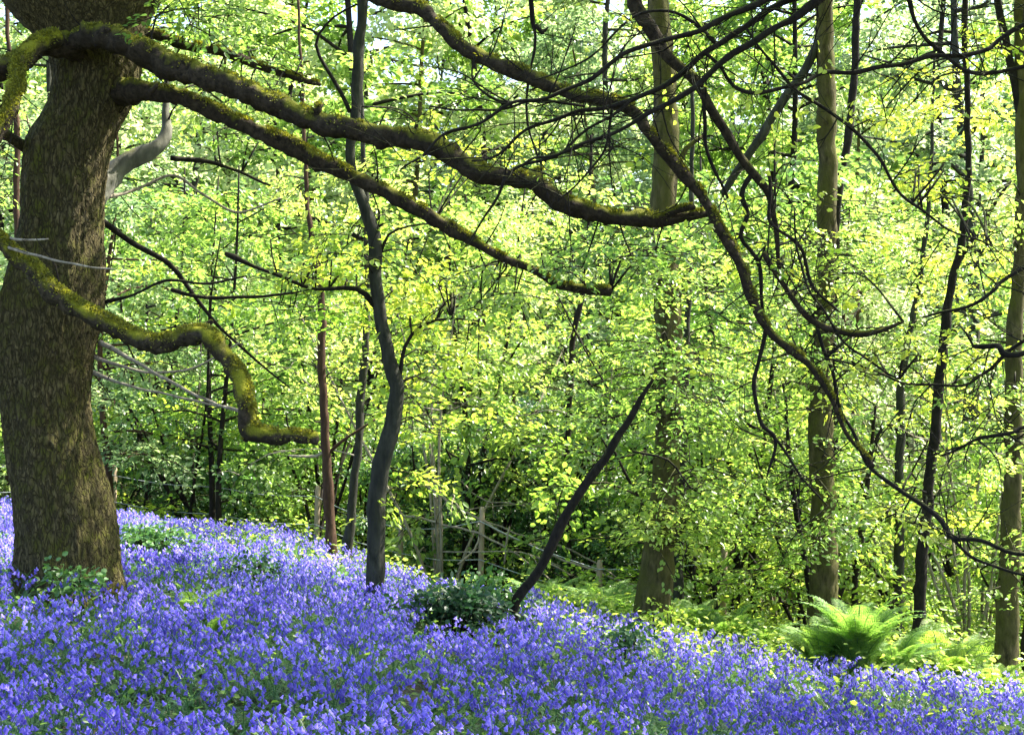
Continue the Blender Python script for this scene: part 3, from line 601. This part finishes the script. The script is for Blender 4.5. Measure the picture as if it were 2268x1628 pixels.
# --- tree standing right of the camera whose boughs hang across the upper right
def hanging_tree():
    bx, by = 5.6, 8.2; t = thing("overhanging_tree", "dark bare boughed tree reaching in over the upper right from beside the frame", "tree", (bx, by, gz(bx, by)))
    mb = MB(); tube(mb, [(bx, by, gz(bx, by) - .2), (bx - .1, by, 1), (bx + .05, by, 3), (bx - .2, by - .1, 5.2), (bx - .3, by, 8)], [.26, .2, .18, .16, .08], 20, .1, rough=.15); mb.build("trunk", M['green'], t)
    hub = (3100, -520, 70, 8.2); sk = []
    def br(pts, mat='dark', sides=8, nm="branch", rough=.2):
        mb = MB(); p, rr = px_path(pts, 8.6); P, _ = tube(mb, p, rr, sides, .04, rough=rough, wob=.012 if sides < 9 else .006); sk.append(P); mb.build(nm, M[mat], t)
    br([hub, (2600, -330, 56, 8.3), (2200, -170, 40, 8.4), (1950, -60, 30, 8.5), (1800, 5, 22, 8.5), (1740, 45, 17, 8.5), (1640, 115, 15, 8.5), (1540, 190, 13, 8.5), (1450, 240, 11, 8.5), (1380, 290, 9, 8.5), (1280, 325, 8, 8.5), (1180, 350, 6, 8.5), (1150, 372, 4, 8.5)])
    br([(1950, -60, 24, 8.5), (1800, -20, 18, 8.6), (1700, 30, 15, 8.6), (1600, 92, 14, 8.6), (1560, 115, 14, 8.6), (1500, 172, 13, 8.6), (1420, 215, 12, 8.6), (1330, 236, 10, 8.6), (1240, 262, 9, 8.6), (1150, 300, 7, 8.6), (1090, 345, 6, 8.6), (1050, 355, 4, 8.6)])
    br([(2000, -80, 24, 8.5), (1780, -40, 18, 8.4), (1680, 8, 15, 8.4), (1600, 40, 13, 8.4), (1520, 80, 12, 8.4), (1420, 105, 11, 8.4), (1350, 140, 10, 8.4), (1290, 185, 9, 8.4), (1210, 218, 8, 8.4), (1130, 235, 8, 8.4), (1050, 272, 7, 8.4), (980, 300, 6, 8.4), (930, 355, 6, 8.4), (890, 382, 4, 8.4)])
    br([(1130, 235, 7, 8.4), (1080, 222, 6, 8.4), (1050, 180, 5, 8.4), (1055, 120, 4, 8.4)])
    br([(1290, 240, 7, 8.5), (1200, 225, 6, 8.5), (1050, 244, 5, 8.5), (950, 240, 4, 8.5)])
    br([(1420, 215, 7, 8.6), (1300, 290, 6, 8.6), (1230, 340, 6, 8.6), (1150, 372, 7, 8.6), (1120, 400, 7, 8.6), (1090, 460, 6, 8.6), (1035, 530, 4, 8.6)])
    br([(1350, 240, 6, 8.6), (1340, 330, 6, 8.6), (1290, 400, 5, 8.6), (1240, 440, 4, 8.6)])
    br([(1590, 98, 10, 8.6), (1540, 55, 9, 8.6), (1480, 30, 7, 8.6), (1400, 30, 6, 8.6), (1330, 110, 5, 8.6), (1260, 160, 4, 8.6), (1180, 175, 3, 8.6)])
    br([(1560, 115, 10, 8.6), (1600, 150, 8, 8.6), (1625, 185, 9, 8.6), (1690, 205, 9, 8.6), (1760, 190, 8, 8.6), (1830, 165, 10, 8.7), (1950, 148, 10, 8.7), (2080, 128, 10, 8.8), (2180, 110, 10, 8.8), (2268, 60, 12, 8.8), (2600, -50, 20, 8.6), (3000, -300, 34, 8.3)])
    # bough dropping beside the thick trunk, then its hanging ends
    br([(2200, -170, 36, 8.4), (1900, -160, 34, 8.8), (1600, -120, 34, 9.0), (1450, -70, 34, 9.2), (1405, 0, 34, 9.3), (1440, 60, 32, 9.3), (1475, 120, 28, 9.3), (1530, 170, 24, 9.3), (1575, 240, 22, 9.3), (1625, 320, 20, 9.3), (1670, 390, 20, 9.3), (1700, 430, 16, 9.3), (1718, 500, 12, 9.3), (1725, 570, 9, 9.3), (1732, 610, 6, 9.3)], 'limb', 10)
    br([(1665, 390, 12, 9.3), (1640, 430, 12, 9.3), (1650, 480, 11, 9.3), (1640, 530, 10, 9.3), (1675, 570, 10, 9.3), (1690, 640, 9, 9.3), (1695, 720, 9, 9.3), (1680, 800, 9, 9.3), (1665, 860, 9, 9.3), (1690, 930, 9, 9.3), (1720, 975, 8, 9.3), (1700, 1060, 4, 9.3)])
    br([(1720, 975, 6, 9.3), (1770, 1040, 5, 9.3), (1830, 1120, 3, 9.3)])
    br([(1560, 200, 9, 9.3), (1565, 300, 9, 9.3), (1580, 380, 8, 9.3), (1610, 440, 5, 9.3)])
    br([(1700, 380, 8, 9.2), (1705, 460, 7, 9.2), (1715, 500, 7, 9.2), (1780, 560, 8, 9.2), (1800, 640, 7, 9.2), (1860, 690, 4, 9.2)])
    br([(1690, 560, 14, 9.2), (1740, 640, 12, 9.2), (1780, 690, 14, 9.2), (1830, 725, 16, 9.2), (1900, 738, 16, 9.2), (1960, 730, 12, 9.2), (2000, 715, 5, 9.2)], 'limb', 10)
    br([(1800, 700, 8, 9.2), (1840, 800, 8, 9.2), (1850, 880, 8, 9.2), (1890, 970, 8, 9.2), (1950, 1050, 10, 9.1), (2020, 1100, 11, 9.0), (2080, 1160, 12, 8.9), (2110, 1192, 12, 8.8), (2180, 1198, 10, 8.7), (2268, 1222, 10, 8.6), (2420, 1230, 12, 8.5), (2900, 900, 30, 8.3)])
    br([(2105, 1188, 8, 8.8), (2150, 1235, 7, 8.8), (2210, 1262, 7, 8.8), (2290, 1272, 6, 8.8)])
    br([(1890, 800, 5, 9.2), (2010, 845, 5, 9.2), (2150, 850, 6, 9.1), (2300, 740, 9, 9), (2900, 500, 20, 8.4)])
    br([(1990, 840, 4, 9.1), (1900, 780, 5, 9.1), (1830, 700, 5, 9.1), (1770, 590, 5, 9.1), (1760, 470, 4, 9.1)])
    br([(1640, 60, 5, 8.9), (1760, 190, 8, 8.9), (1850, 262, 8, 8.9), (1940, 340, 8, 8.9), (2010, 440, 7, 8.9), (2100, 510, 5, 8.9), (2200, 540, 4, 8.9)])
    br([(2000, -20, 12, 8.8), (2030, 50, 10, 8.8), (2080, 110, 9, 8.8), (2150, 155, 9, 8.8), (2268, 150, 9, 8.8), (2700, 0, 20, 8.5)])
    br([(2040, 700, 5, 9.0), (2130, 680, 7, 8.9), (2200, 650, 8, 8.8), (2290, 580, 9, 8.8), (2900, 300, 24, 8.4)])
    br([(2150, 762, 10, 9.0), (2210, 770, 13, 8.9), (2300, 775, 14, 8.8), (2900, 560, 24, 8.4)])
    br([(2090, 1010, 5, 9.0), (2150, 975, 7, 8.9), (2230, 958, 9, 8.8), (2320, 940, 10, 8.8), (2900, 800, 24, 8.4)])
    S_ = np.vstack(sk); L, wb = Leaves(), MB()
    region_sprays(L, wb, [(2060, 400, 90, 50, 9, 11, 18, .85), (2050, 770, 60, 40, 8.8, 10, 8, .7), (1980, 220, 120, 60, 9.5, 11, 10, .85), (1840, 560, 130, 60, 9.3, 11, 16, .6), (1700, 600, 60, 50, 9.1, 10, 8, .6), (2020, 1120, 60, 50, 8.9, 9.6, 9, .75), (1860, 830, 120, 60, 9, 11, 12, .8), (2180, 80, 60, 60, 9, 11, 8, .9)], S_, .05, 20, .36, 51)
    # bare twiglets off the dark boughs
    rr = np.random.default_rng(52)
    for k in range(440):
        p = S_[rr.integers(0, len(S_))]
        if abs(p[0]) > 3.8 or p[2] > 4.2: continue
        d = rr.normal(0, 1, 3); d[1] *= .4; d = unit(d) * rr.uniform(.15, .75); w = .0055 * rr.uniform(.6, 1.1)
        m = p + d * .5 + rr.normal(0, .05, 3); e = p + d + rr.normal(0, .06, 3)
        tube(wb, [p, m, e], [w, w * .75, w * .3], 4, .07, wob=.006)
        for q in range(2):
            d2 = d * .4 + rr.normal(0, .12, 3); b = m if q else p + (m - p) * .6
            tube(wb, [b, b + d2 * .5 + rr.normal(0, .015, 3), b + d2], [w * .6, w * .45, w * .2], 4, .07, wob=.004)
        if rr.random() < .22: spray(L, e, unit(d), .22, 9, .05, .75, r=rr)
    wb.build("twigs", M['dark'], t); L.to(MB()).build("foliage", M['leafy'], t)
    Lc = Leaves(); over_canopy(Lc, None, [(2, 10, 5.5, 11, 5.2, 8.0, 200)], 53); Lc.to(MB()).build("shade_canopy", M['leaf'], t)  # unseen foliage added overhead to help shade the slope
hanging_tree()

def simple(name, label, px0, d, pts, mat, regions=(), extra=(), leaf='leaf', sides=12, rough=.2, seed=0, shade_canopy=None, size=.066, cat="tree", slen=.5):
    x = (px0 - CX) / F * d; first = to_ground(px0, 0, pts[0][2] * 1.15, d)
    parts = [("trunk", [first] + pts, d, mat, sides, rough)]
    for (p2, m2) in extra: parts.append(("branch", p2, d, m2, 8, .1))
    return traced_tree(name, label, cat, (x, d), parts, regions, leaf, 'dark', seed=seed, shade_canopy=shade_canopy, size=size, slen=slen)
simple("sapling", "wavy slim grey barked sapling bending through the middle of the slope", 828, 12, [(830, 1290, 44), (832, 1200, 40), (836, 1100, 40), (850, 1000, 40), (872, 930, 37), (880, 860, 34), (858, 780, 30), (842, 700, 30), (834, 620, 30), (830, 530, 30), (812, 475, 27), (788, 405, 23), (776, 335, 22), (786, 250, 24), (795, 120, 24), (803, 0, 24), (812, -200, 20), (800, -600, 8)], 'wavy',
       [(900, 620, 140, 90, 11.8, 13.5, 40, .9), (700, 560, 100, 90, 11.8, 13.5, 24, .75), (950, 760, 150, 80, 12, 13.5, 34, .85), (680, 660, 80, 60, 11.5, 13, 14, .4), (960, 900, 130, 70, 12.3, 14, 26, .75), (1030, 330, 120, 50, 12, 14, 16, .9), (870, 1080, 60, 40, 12, 13, 6, .7)],
       [([(884, 850, 10), (895, 770, 8), (935, 720, 7), (1000, 705, 6), (1060, 712, 4)], 'dark'), ([(842, 560, 8), (862, 520, 6), (905, 500, 5), (960, 495, 4)], 'dark'), ([(776, 250, 10), (740, 180, 9), (700, 100, 7), (740, 40, 5), (790, 10, 5)], 'dark'), ([(840, 690, 16), (790, 640, 12), (700, 640, 8), (640, 620, 8), (560, 590, 8), (520, 570, 14), (500, 560, 10)], 'dark')], seed=1, leaf='leafy')
simple("slim_tree", "slim reddish tree, left one of the pair behind the lowest mossy limb's end", 735, 16, [(735, 1215, 24), (728, 1100, 24), (722, 980, 20), (714, 850, 18), (712, 720, 18), (710, 620, 17), (692, 540, 13), (680, 430, 10), (672, 250, 8), (660, 0, 6)], 'red', [(690, 420, 90, 80, 16, 18, 26, .7), (740, 800, 100, 90, 16, 17.5, 26, .75), (620, 760, 80, 80, 16, 18, 18, .7)], [([(728, 990, 9), (700, 1010, 7), (640, 1010, 5)], 'pale'), ([(722, 1010, 9), (760, 975, 7), (830, 930, 5)], 'red')], seed=2, size=.065)
simple("slim_tree", "slim brown tree, right one of the pair, just left of the wavy sapling", 766, 16.5, [(768, 1225, 24), (782, 1100, 20), (794, 980, 18), (800, 880, 18), (812, 740, 16), (814, 560, 15), (808, 400, 12), (800, 200, 10), (805, 0, 8)], 'wavy', [(820, 440, 80, 100, 16, 18, 24, .8)], seed=3, size=.065)
simple("leaning_stem", "bare black dead stem leaning right out of the dark bramble clump", 1138, 11.5, [(1142, 1335, 21), (1190, 1268, 22), (1240, 1170, 22), (1278, 1100, 20), (1335, 1020, 19), (1385, 945, 17), (1420, 885, 13), (1450, 830, 6)], 'dark', extra=[([(1400, 1000, 6), (1480, 1020, 5), (1530, 1080, 4)], 'dark')], seed=4, cat="dead stem")
simple("slim_tree", "very thin dark tree rising left of the leaning black stem's top", 1268, 18.5, [(1268, 1310, 12), (1258, 1150, 12), (1255, 1020, 12), (1262, 900, 13), (1266, 790, 13), (1275, 720, 13), (1290, 650, 11), (1300, 560, 8), (1310, 300, 6)], 'dark', [(1240, 480, 120, 110, 18, 20, 30, .55), (1290, 850, 90, 70, 18, 20, 24, .6), (1180, 900, 100, 100, 18, 20, 26, .5)], seed=5, size=.07)
simple("mossy_tree", "thick mossy trunked tree right of centre, ivy leaves around its foot", 1448, 14.8, [(1448, 1340, 84), (1458, 1250, 74), (1468, 1150, 66), (1478, 1000, 60), (1480, 850, 58), (1478, 650, 60), (1472, 480, 58), (1475, 300, 56), (1472, 180, 52), (1462, 60, 50), (1450, -80, 48), (1440, -500, 30), (1430, -900, 12)], 'green',
       [(1480, 590, 150, 90, 13.2, 15.6, 70, .45), (1440, 860, 170, 110, 13.2, 15.4, 110, .3), (1500, 1080, 110, 90, 13.4, 15, 26, .5), (1480, 1170, 90, 40, 14, 15.2, 22, .7), (1560, 1050, 120, 120, 14.5, 17, 50, .45), (1500, 1180, 80, 60, 14, 15, 22, .65), (1330, 560, 110, 80, 15, 17, 30, .5)],
       [([(1475, 430, 22), (1500, 380, 16), (1520, 330, 12), (1560, 300, 8)], 'green')], seed=6, size=.06)
simple("slim_tree", "slim pale stem standing tight against the right of the thick mossy trunk", 1506, 17, [(1502, 1290, 24), (1506, 1150, 24), (1512, 1000, 20), (1520, 800, 16), (1530, 500, 12), (1535, 200, 8)], 'wavy', [(1600, 850, 90, 120, 16.5, 18.5, 30, .6)], seed=7, size=.065)
simple("straight_tree", "straight greenish tree with sunlit right flank standing behind the big fern", 1820, 15.6, [(1822, 1390, 66), (1824, 1300, 64), (1822, 1150, 56), (1820, 1000, 54), (1818, 900, 52), (1822, 780, 46), (1830, 600, 44), (1832, 450, 44), (1832, 300, 42), (1828, 150, 40), (1826, 0, 38), (1824, -400, 28), (1830, -900, 10)], 'green',
       [(1780, 600, 170, 100, 14.5, 17, 70, .6), (1830, 1130, 70, 140, 14, 15.6, 30, .55), (1810, 760, 100, 70, 14, 16, 34, .5), (1700, 1180, 120, 130, 15, 17.5, 50, .6), (1760, 880, 110, 90, 15.2, 17, 26, .65), (1680, 720, 80, 90, 15.5, 17, 26, .5), (1880, 1180, 60, 110, 16, 18, 14, .6)],
       [([(1815, 90, 20), (1780, 160, 20), (1730, 230, 20), (1680, 310, 20), (1640, 370, 18), (1600, 430, 14)], 'wavy')], seed=8, size=.06)
simple("slim_tree", "dark slim tree rising close behind the right side of the straight greenish trunk", 1852, 19, [(1848, 900, 18), (1850, 600, 18), (1855, 440, 18), (1872, 350, 18), (1888, 220, 18), (1895, 100, 17), (1898, -50, 16), (1890, -400, 8)], 'dark', [(1960, 560, 120, 100, 18, 20, 36, .7)], seed=9, size=.07)
simple("slim_tree", "short dark bent topped stem just right of the straight greenish trunk", 1893, 17.2, [(1893, 1360, 15), (1895, 1290, 14), (1905, 1200, 16), (1915, 1120, 14), (1925, 1040, 10), (1940, 900, 6)], 'dark', [(1930, 950, 70, 60, 17, 18, 10, .7)], seed=10, size=.06)
simple("slim_tree", "grey brown stem rising right behind the big fern", 1992, 18, [(1988, 1340, 26), (1992, 1200, 22), (1992, 1080, 20), (1995, 900, 20), (2000, 820, 16), (2040, 600, 12), (2060, 400, 9), (2070, 100, 6)], 'wavy', [(2040, 560, 100, 100, 17.5, 19, 34, .8), (1980, 760, 80, 80, 17, 19, 20, .7)], [([(1995, 870, 9), (2010, 790, 8), (2040, 760, 7)], 'dark'), ([(1992, 960, 10), (1960, 940, 8), (1930, 1000, 6)], 'dark')], seed=11, size=.065)
simple("curving_tree", "tall thin dark tree curving right, between the big fern and the right edge trunk", 2028, 14.8, [(2030, 1440, 30), (2040, 1280, 26), (2050, 1150, 25), (2066, 1000, 24), (2078, 880, 23), (2092, 740, 22), (2110, 620, 18), (2132, 520, 18), (2143, 400, 15), (2144, 250, 14), (2138, 120, 14), (2136, 0, 14), (2130, -400, 8)], 'dark',
       [(2150, 600, 110, 90, 15, 17, 26, .85), (2130, 850, 110, 100, 15.2, 17, 26, .8), (2120, 260, 100, 120, 15, 17, 26, .85), (2170, 1130, 60, 100, 15, 16.5, 10, .7)],
       [([(2120, 590, 10), (2160, 520, 9), (2210, 440, 9), (2240, 400, 6)], 'dark')], seed=12, size=.07, leaf='leafy')
simple("stout_tree", "stout greenish trunked tree at the right edge with dark forked top", 2226, 13.9, [(2228, 1470, 54), (2232, 1350, 48), (2238, 1200, 44), (2244, 1050, 42), (2246, 900, 38), (2244, 780, 36), (2254, 640, 30), (2262, 480, 28), (2264, 330, 28), (2262, 200, 27), (2260, 60, 26), (2256, -80, 22), (2250, -500, 10)], 'green',
       [(2220, 500, 70, 100, 13, 15, 22, .7), (2220, 950, 70, 120, 13, 14.6, 24, .6), (2240, 1250, 50, 90, 13, 14.4, 10, .6)], [([(2264, 340, 18), (2254, 220, 20), (2232, 110, 18), (2212, 20, 18), (2195, -100, 14)], 'dark')], seed=13, size=.06)
simple("slim_tree", "dark stem cut by the right border of the photo, beside the stout trunk", 2275, 14.8, [(2272, 1450, 26), (2290, 1300, 24), (2300, 1000, 20), (2310, 500, 14)], 'dark', seed=14)
simple("slim_tree", "thin bare stem low left of the straight greenish trunk's foot", 1782, 16, [(1800, 1360, 16), (1788, 1280, 14), (1772, 1180, 13), (1755, 1080, 12), (1745, 960, 9), (1735, 850, 6)], 'dark', [(1720, 960, 80, 80, 15.6, 17, 12, .6)], seed=15, size=.06)
simple("slim_tree", "thin brown stem seen in the gap left of the great oak trunk", 40, 15, [(40, 1100, 20), (46, 900, 16), (40, 600, 14), (36, 400, 14), (38, 280, 14), (20, 100, 10), (10, -100, 8)], 'red', [(20, 400, 60, 200, 14.5, 17, 30, .7), (10, 800, 50, 150, 14.5, 17, 20, .6)], seed=16, size=.06)

# ------------------------------------------------------------------ wire fence beyond the crest
def fence():
    xs = [(-300, 23), (60, 22.6), (250, 22), (480, 21.3), (700, 20.6), (885, 19.6), (1063, 18.6), (1325, 17.6), (1600, 17.6)]
    t = thing("wire_fence", "sagging wire fence on weathered wooden posts behind the bluebell crest", "fence", (0, 23, gz(0, 23)))
    tops = []
    for k, (px, d) in enumerate(xs):
        x = (px - CX) / F * d; z = gz(x, d)
        top = {1063: 1122, 1325: 1240, 885: 1150, 250: 1030}.get(px); zt = z + 1.15 if top is None else CAM_Z - (top - CY) / F * d
        w = .036; h = zt - z + .1
        V = []; Fq = []
        for (hz, s) in ((0, 1), (h * .5, 1.03), (h - .04, .95), (h, .6)):
            for (a, b) in ((-1, -1), (1, -1), (1, 1), (-1, 1)): V.append((x + a * w * s + .02 * hz, d + b * w * s, z - .1 + hz))
        for q in range(3):
            for e in range(4): Fq.append((q * 4 + e, q * 4 + (e + 1) % 4, q * 4 + 4 + (e + 1) % 4, q * 4 + 4 + e))
        Fq.append((12, 13, 14, 15)); MB().add(V, Fq).build("post", M['wood'], t, smooth=False); tops.append((x, d, z, h))
    for fr in (.25, .55, .88):
        mb = MB()
        for a, b in zip(tops, tops[1:]):
            p = (a[0], a[1] - .055, a[2] - .1 + a[3] * fr); q = (b[0], b[1] - .055, b[2] - .1 + b[3] * fr); m = tuple((u + v) / 2 - (.05 if i == 2 else 0) for i, (u, v) in enumerate(zip(p, q)))
            tube(mb, [p, m, q], [.006] * 3, 4, .8)
        mb.build("wire", M['wire'], t)
fence()

# fallen sticks in the hollow
STICKS = [("long pale fallen branch sloping down to the leaning black stem, uppermost of the fallen sticks", [(940, 1075, 9, 19), (1060, 1150, 8, 18.6), (1170, 1205, 8, 18.4), (1290, 1255, 8, 18), (1420, 1300, 6, 17.6)]),
    ("grey fallen branch lying from the wavy sapling's foot towards the tallest fence post", [(890, 1140, 8, 19.3), (1000, 1165, 7, 18.8), (1100, 1200, 7, 18.4), (1230, 1290, 5, 17.8)]),
    ("pale fallen stick crossing low behind the leaning black stem", [(1000, 1120, 6, 19.4), (1140, 1180, 6, 18.8), (1280, 1225, 6, 18.4), (1440, 1330, 4, 17.8)]),
    ("short forked fallen stick poking up left of the tallest fence post", [(1015, 1250, 8, 18.2), (1050, 1215, 7, 18.4), (1062, 1180, 5, 18.6)]),
    ("thin upright broken stick just right of the tallest fence post", [(1118, 1250, 7, 18.2), (1122, 1205, 7, 18.2), (1126, 1165, 5, 18.2)]),
    ("thin grey stick slanting down right beside the cut fence stub", [(1180, 1230, 6, 18.2), (1260, 1270, 6, 17.9), (1330, 1310, 5, 19.8), (1400, 1340, 4, 19.5)]),
    ("bent pale stick arching above the dark hollow", [(1010, 1060, 5, 19.8), (1080, 1110, 5, 19.4), (1140, 1115, 4, 19.2), (1200, 1130, 3, 18.8)])]
for lab, pts in STICKS:
    mb = MB(); p, rr = px_path(pts, 20); rr = [q * .7 for q in rr]; tube(mb, p, rr, 6, .1, rough=.15, wob=.01)
    o = mb.build("fallen_branch", M['pale']); tag(o, lab, "fallen branch", "pale fallen branches in the hollow")

# ------------------------------------------------------------------ ferns and brambles on the slope
def fern_mesh(seed, nf, length, up):
    r = np.random.default_rng(seed); L = Leaves(); wb = MB()
    for k in range(nf):
        az = r.uniform(0, 6.28); ln = length * r.uniform(.7, 1.15); u = up * r.uniform(.75, 1.2)
        t = np.linspace(0, 1, 22); hx = ln * (t * .22 + .42 * t ** 2) * r.uniform(.5, 1.2); z = ln * u * (t - .33 * t ** 3)
        P = np.stack([hx * math.cos(az), hx * math.sin(az), z], 1); side = np.array([-math.sin(az), math.cos(az), 0])
        tube(wb, P[::3], [.006] * 4 + [.003] * (len(P[::3]) - 4), 4, .15)
        for s in (-1, 1):
            for i in range(2, 22):
                w = ln * .15 * math.sin(math.pi * (.1 + .88 * t[i])) + .008
                T = unit(P[i] - P[i - 1]); n = 7; q = (np.arange(n) + .5) / n
                dd = unit(side * s + T * .35); base = P[i] + dd * (q * w)[:, None] + np.array([0, 0, -.12]) * (q * q * w)[:, None]
                for ss in (-1, 1):
                    L.add(base, np.tile(T * ss + dd * .5, (n, 1)), np.tile(np.cross(side, T) + r.normal(0, .2, 3), (n, 1)), (1 - q * .75) * w * .26 + .004, np.clip(r.normal(.5, .15, n), 0, 1))
    return wb, L
def fern(seed, px, d, nf, length, up, label, group="bright ferns along the crest", mat='fern', name="fern"):
    x = (px - CX) / F * d; t = thing(name, label, "fern", (x, d, gz(x, d)), group); t.location.z -= .02
    wb, L = fern_mesh(seed, nf, length, up); a = wb.build("stems", M['strap']); b = L.to(MB(), .4).build("fronds", M[mat]); a.parent = t; b.parent = t
fern(1, 1900, 12.6, 90, .78, 1.2, "big feathery pale green fern standing before the straight greenish trunk")
fern(2, 1820, 12.8, 40, .72, .95, "small fern against the left side of the big feathery fern")
fern(3, 1980, 12.8, 40, .68, .95, "small fern against the right side of the big feathery fern")
for k, (px, d, ln, lab) in enumerate([(1200, 16.5, .5, "yellow green fern right of the leaning black stem's foot"), (1270, 16.6, .55, "yellow green fern at the foot of the very thin dark tree"), (1340, 16, .55, "yellow green fern below the cut fence stub"), (1395, 15.8, .5, "yellow green fern touching the thick mossy trunk's left side"),
                                      (1530, 15.5, .5, "yellow green fern touching the thick mossy trunk's right side"), (1610, 15, .5, "yellow green fern midway between the thick mossy and the straight greenish trunks"), (1690, 15, .45, "yellow green fern left of the straight greenish trunk's foot"),
                                      (2080, 14, .6, "sunlit lime green fern right of the thin curving tree's foot"), (2140, 14.2, .6, "sunlit lime green fern left of the stout right edge trunk's foot"), (2110, 13.4, .5, "sunlit lime green fern in front of the other lime ones at the right"), (2200, 13.2, .4, "lime fern below the stout right edge trunk")]):
    fern(10 + k, px, d, 30, ln * 1.5, .8, lab, mat='herb' if k > 6 else 'fern')
fern(40, 430, 10.2, 7, .55, .8, "arching fern with drooping lime fronds in the bluebells right of the oak's foot")
fern(41, 480, 9.8, 5, .45, .7, "small drooping lime fern beside the arching one near the oak")
def bramble(px, d, n, rx, h, label, seed, mat, size=.05, tint=.4):
    r = np.random.default_rng(seed); x = (px - CX) / F * d; t = thing("bramble", label, "bramble", (x, d, gz(x, d)), "brambles among the bluebells"); L, wb = Leaves(), MB()
    for k in range(n):
        a = r.uniform(0, 6.28); q = r.random(); e = np.array([x + math.cos(a) * rx * q, d + math.sin(a) * rx * .6 * q, 0]); e[2] = gz(e[0], e[1]) + h * r.uniform(.35, 1) * (1 - .4 * q)
        b = np.array([x + math.cos(a) * .1, d + math.sin(a) * .1, gz(x, d) - .03]); m = (b + e) / 2 + np.array([0, 0, h * .45])
        tube(wb, [b, m, e], [.005, .004, .002], 4, .15)
        for j in range(4): spray(L, m + (e - m) * j / 3, unit(r.normal(0, 1, 3) * np.array([1, 1, .4])), .2, 7, size, tint, flat=.7, r=r)
    wb.build("stems", M['dark'], t); L.to(MB(), .75).build("leaves", M[mat], t)
bramble(1010, 10.9, 60, .66, .42, "dark green bramble clump around the foot of the leaning black stem", 1, 'leafd', .05, .3)
bramble(1090, 11.6, 30, .4, .5, "taller lit bramble tuft just behind the dark bramble clump", 2, 'leafd', .05, .7)  # lighter leaf tint paints in the sunlit top of the clump
bramble(1390, 10.4, 12, .15, .42, "small dark bramble sprig alone in the bluebells below the thick mossy trunk", 3, 'leafd', .045, .6)
bramble(330, 13.5, 45, .6, .45, "grey green bramble patch just right of the oak's foot", 4, 'leafd', .05, .95)
bramble(160, 10.1, 10, .25, .45, "thin leafy sprigs growing up before the oak's foot", 5, 'leafd', .05, 1.0)
bramble(560, 12.5, 18, .4, .3, "low dark bramble between the oak and the reddish stems", 6, 'leafd', .045, .6)
bramble(1470, 13.6, 14, .25, .4, "lit leafy sprigs at the thick mossy trunk's foot", 7, 'herb', .05, .7)
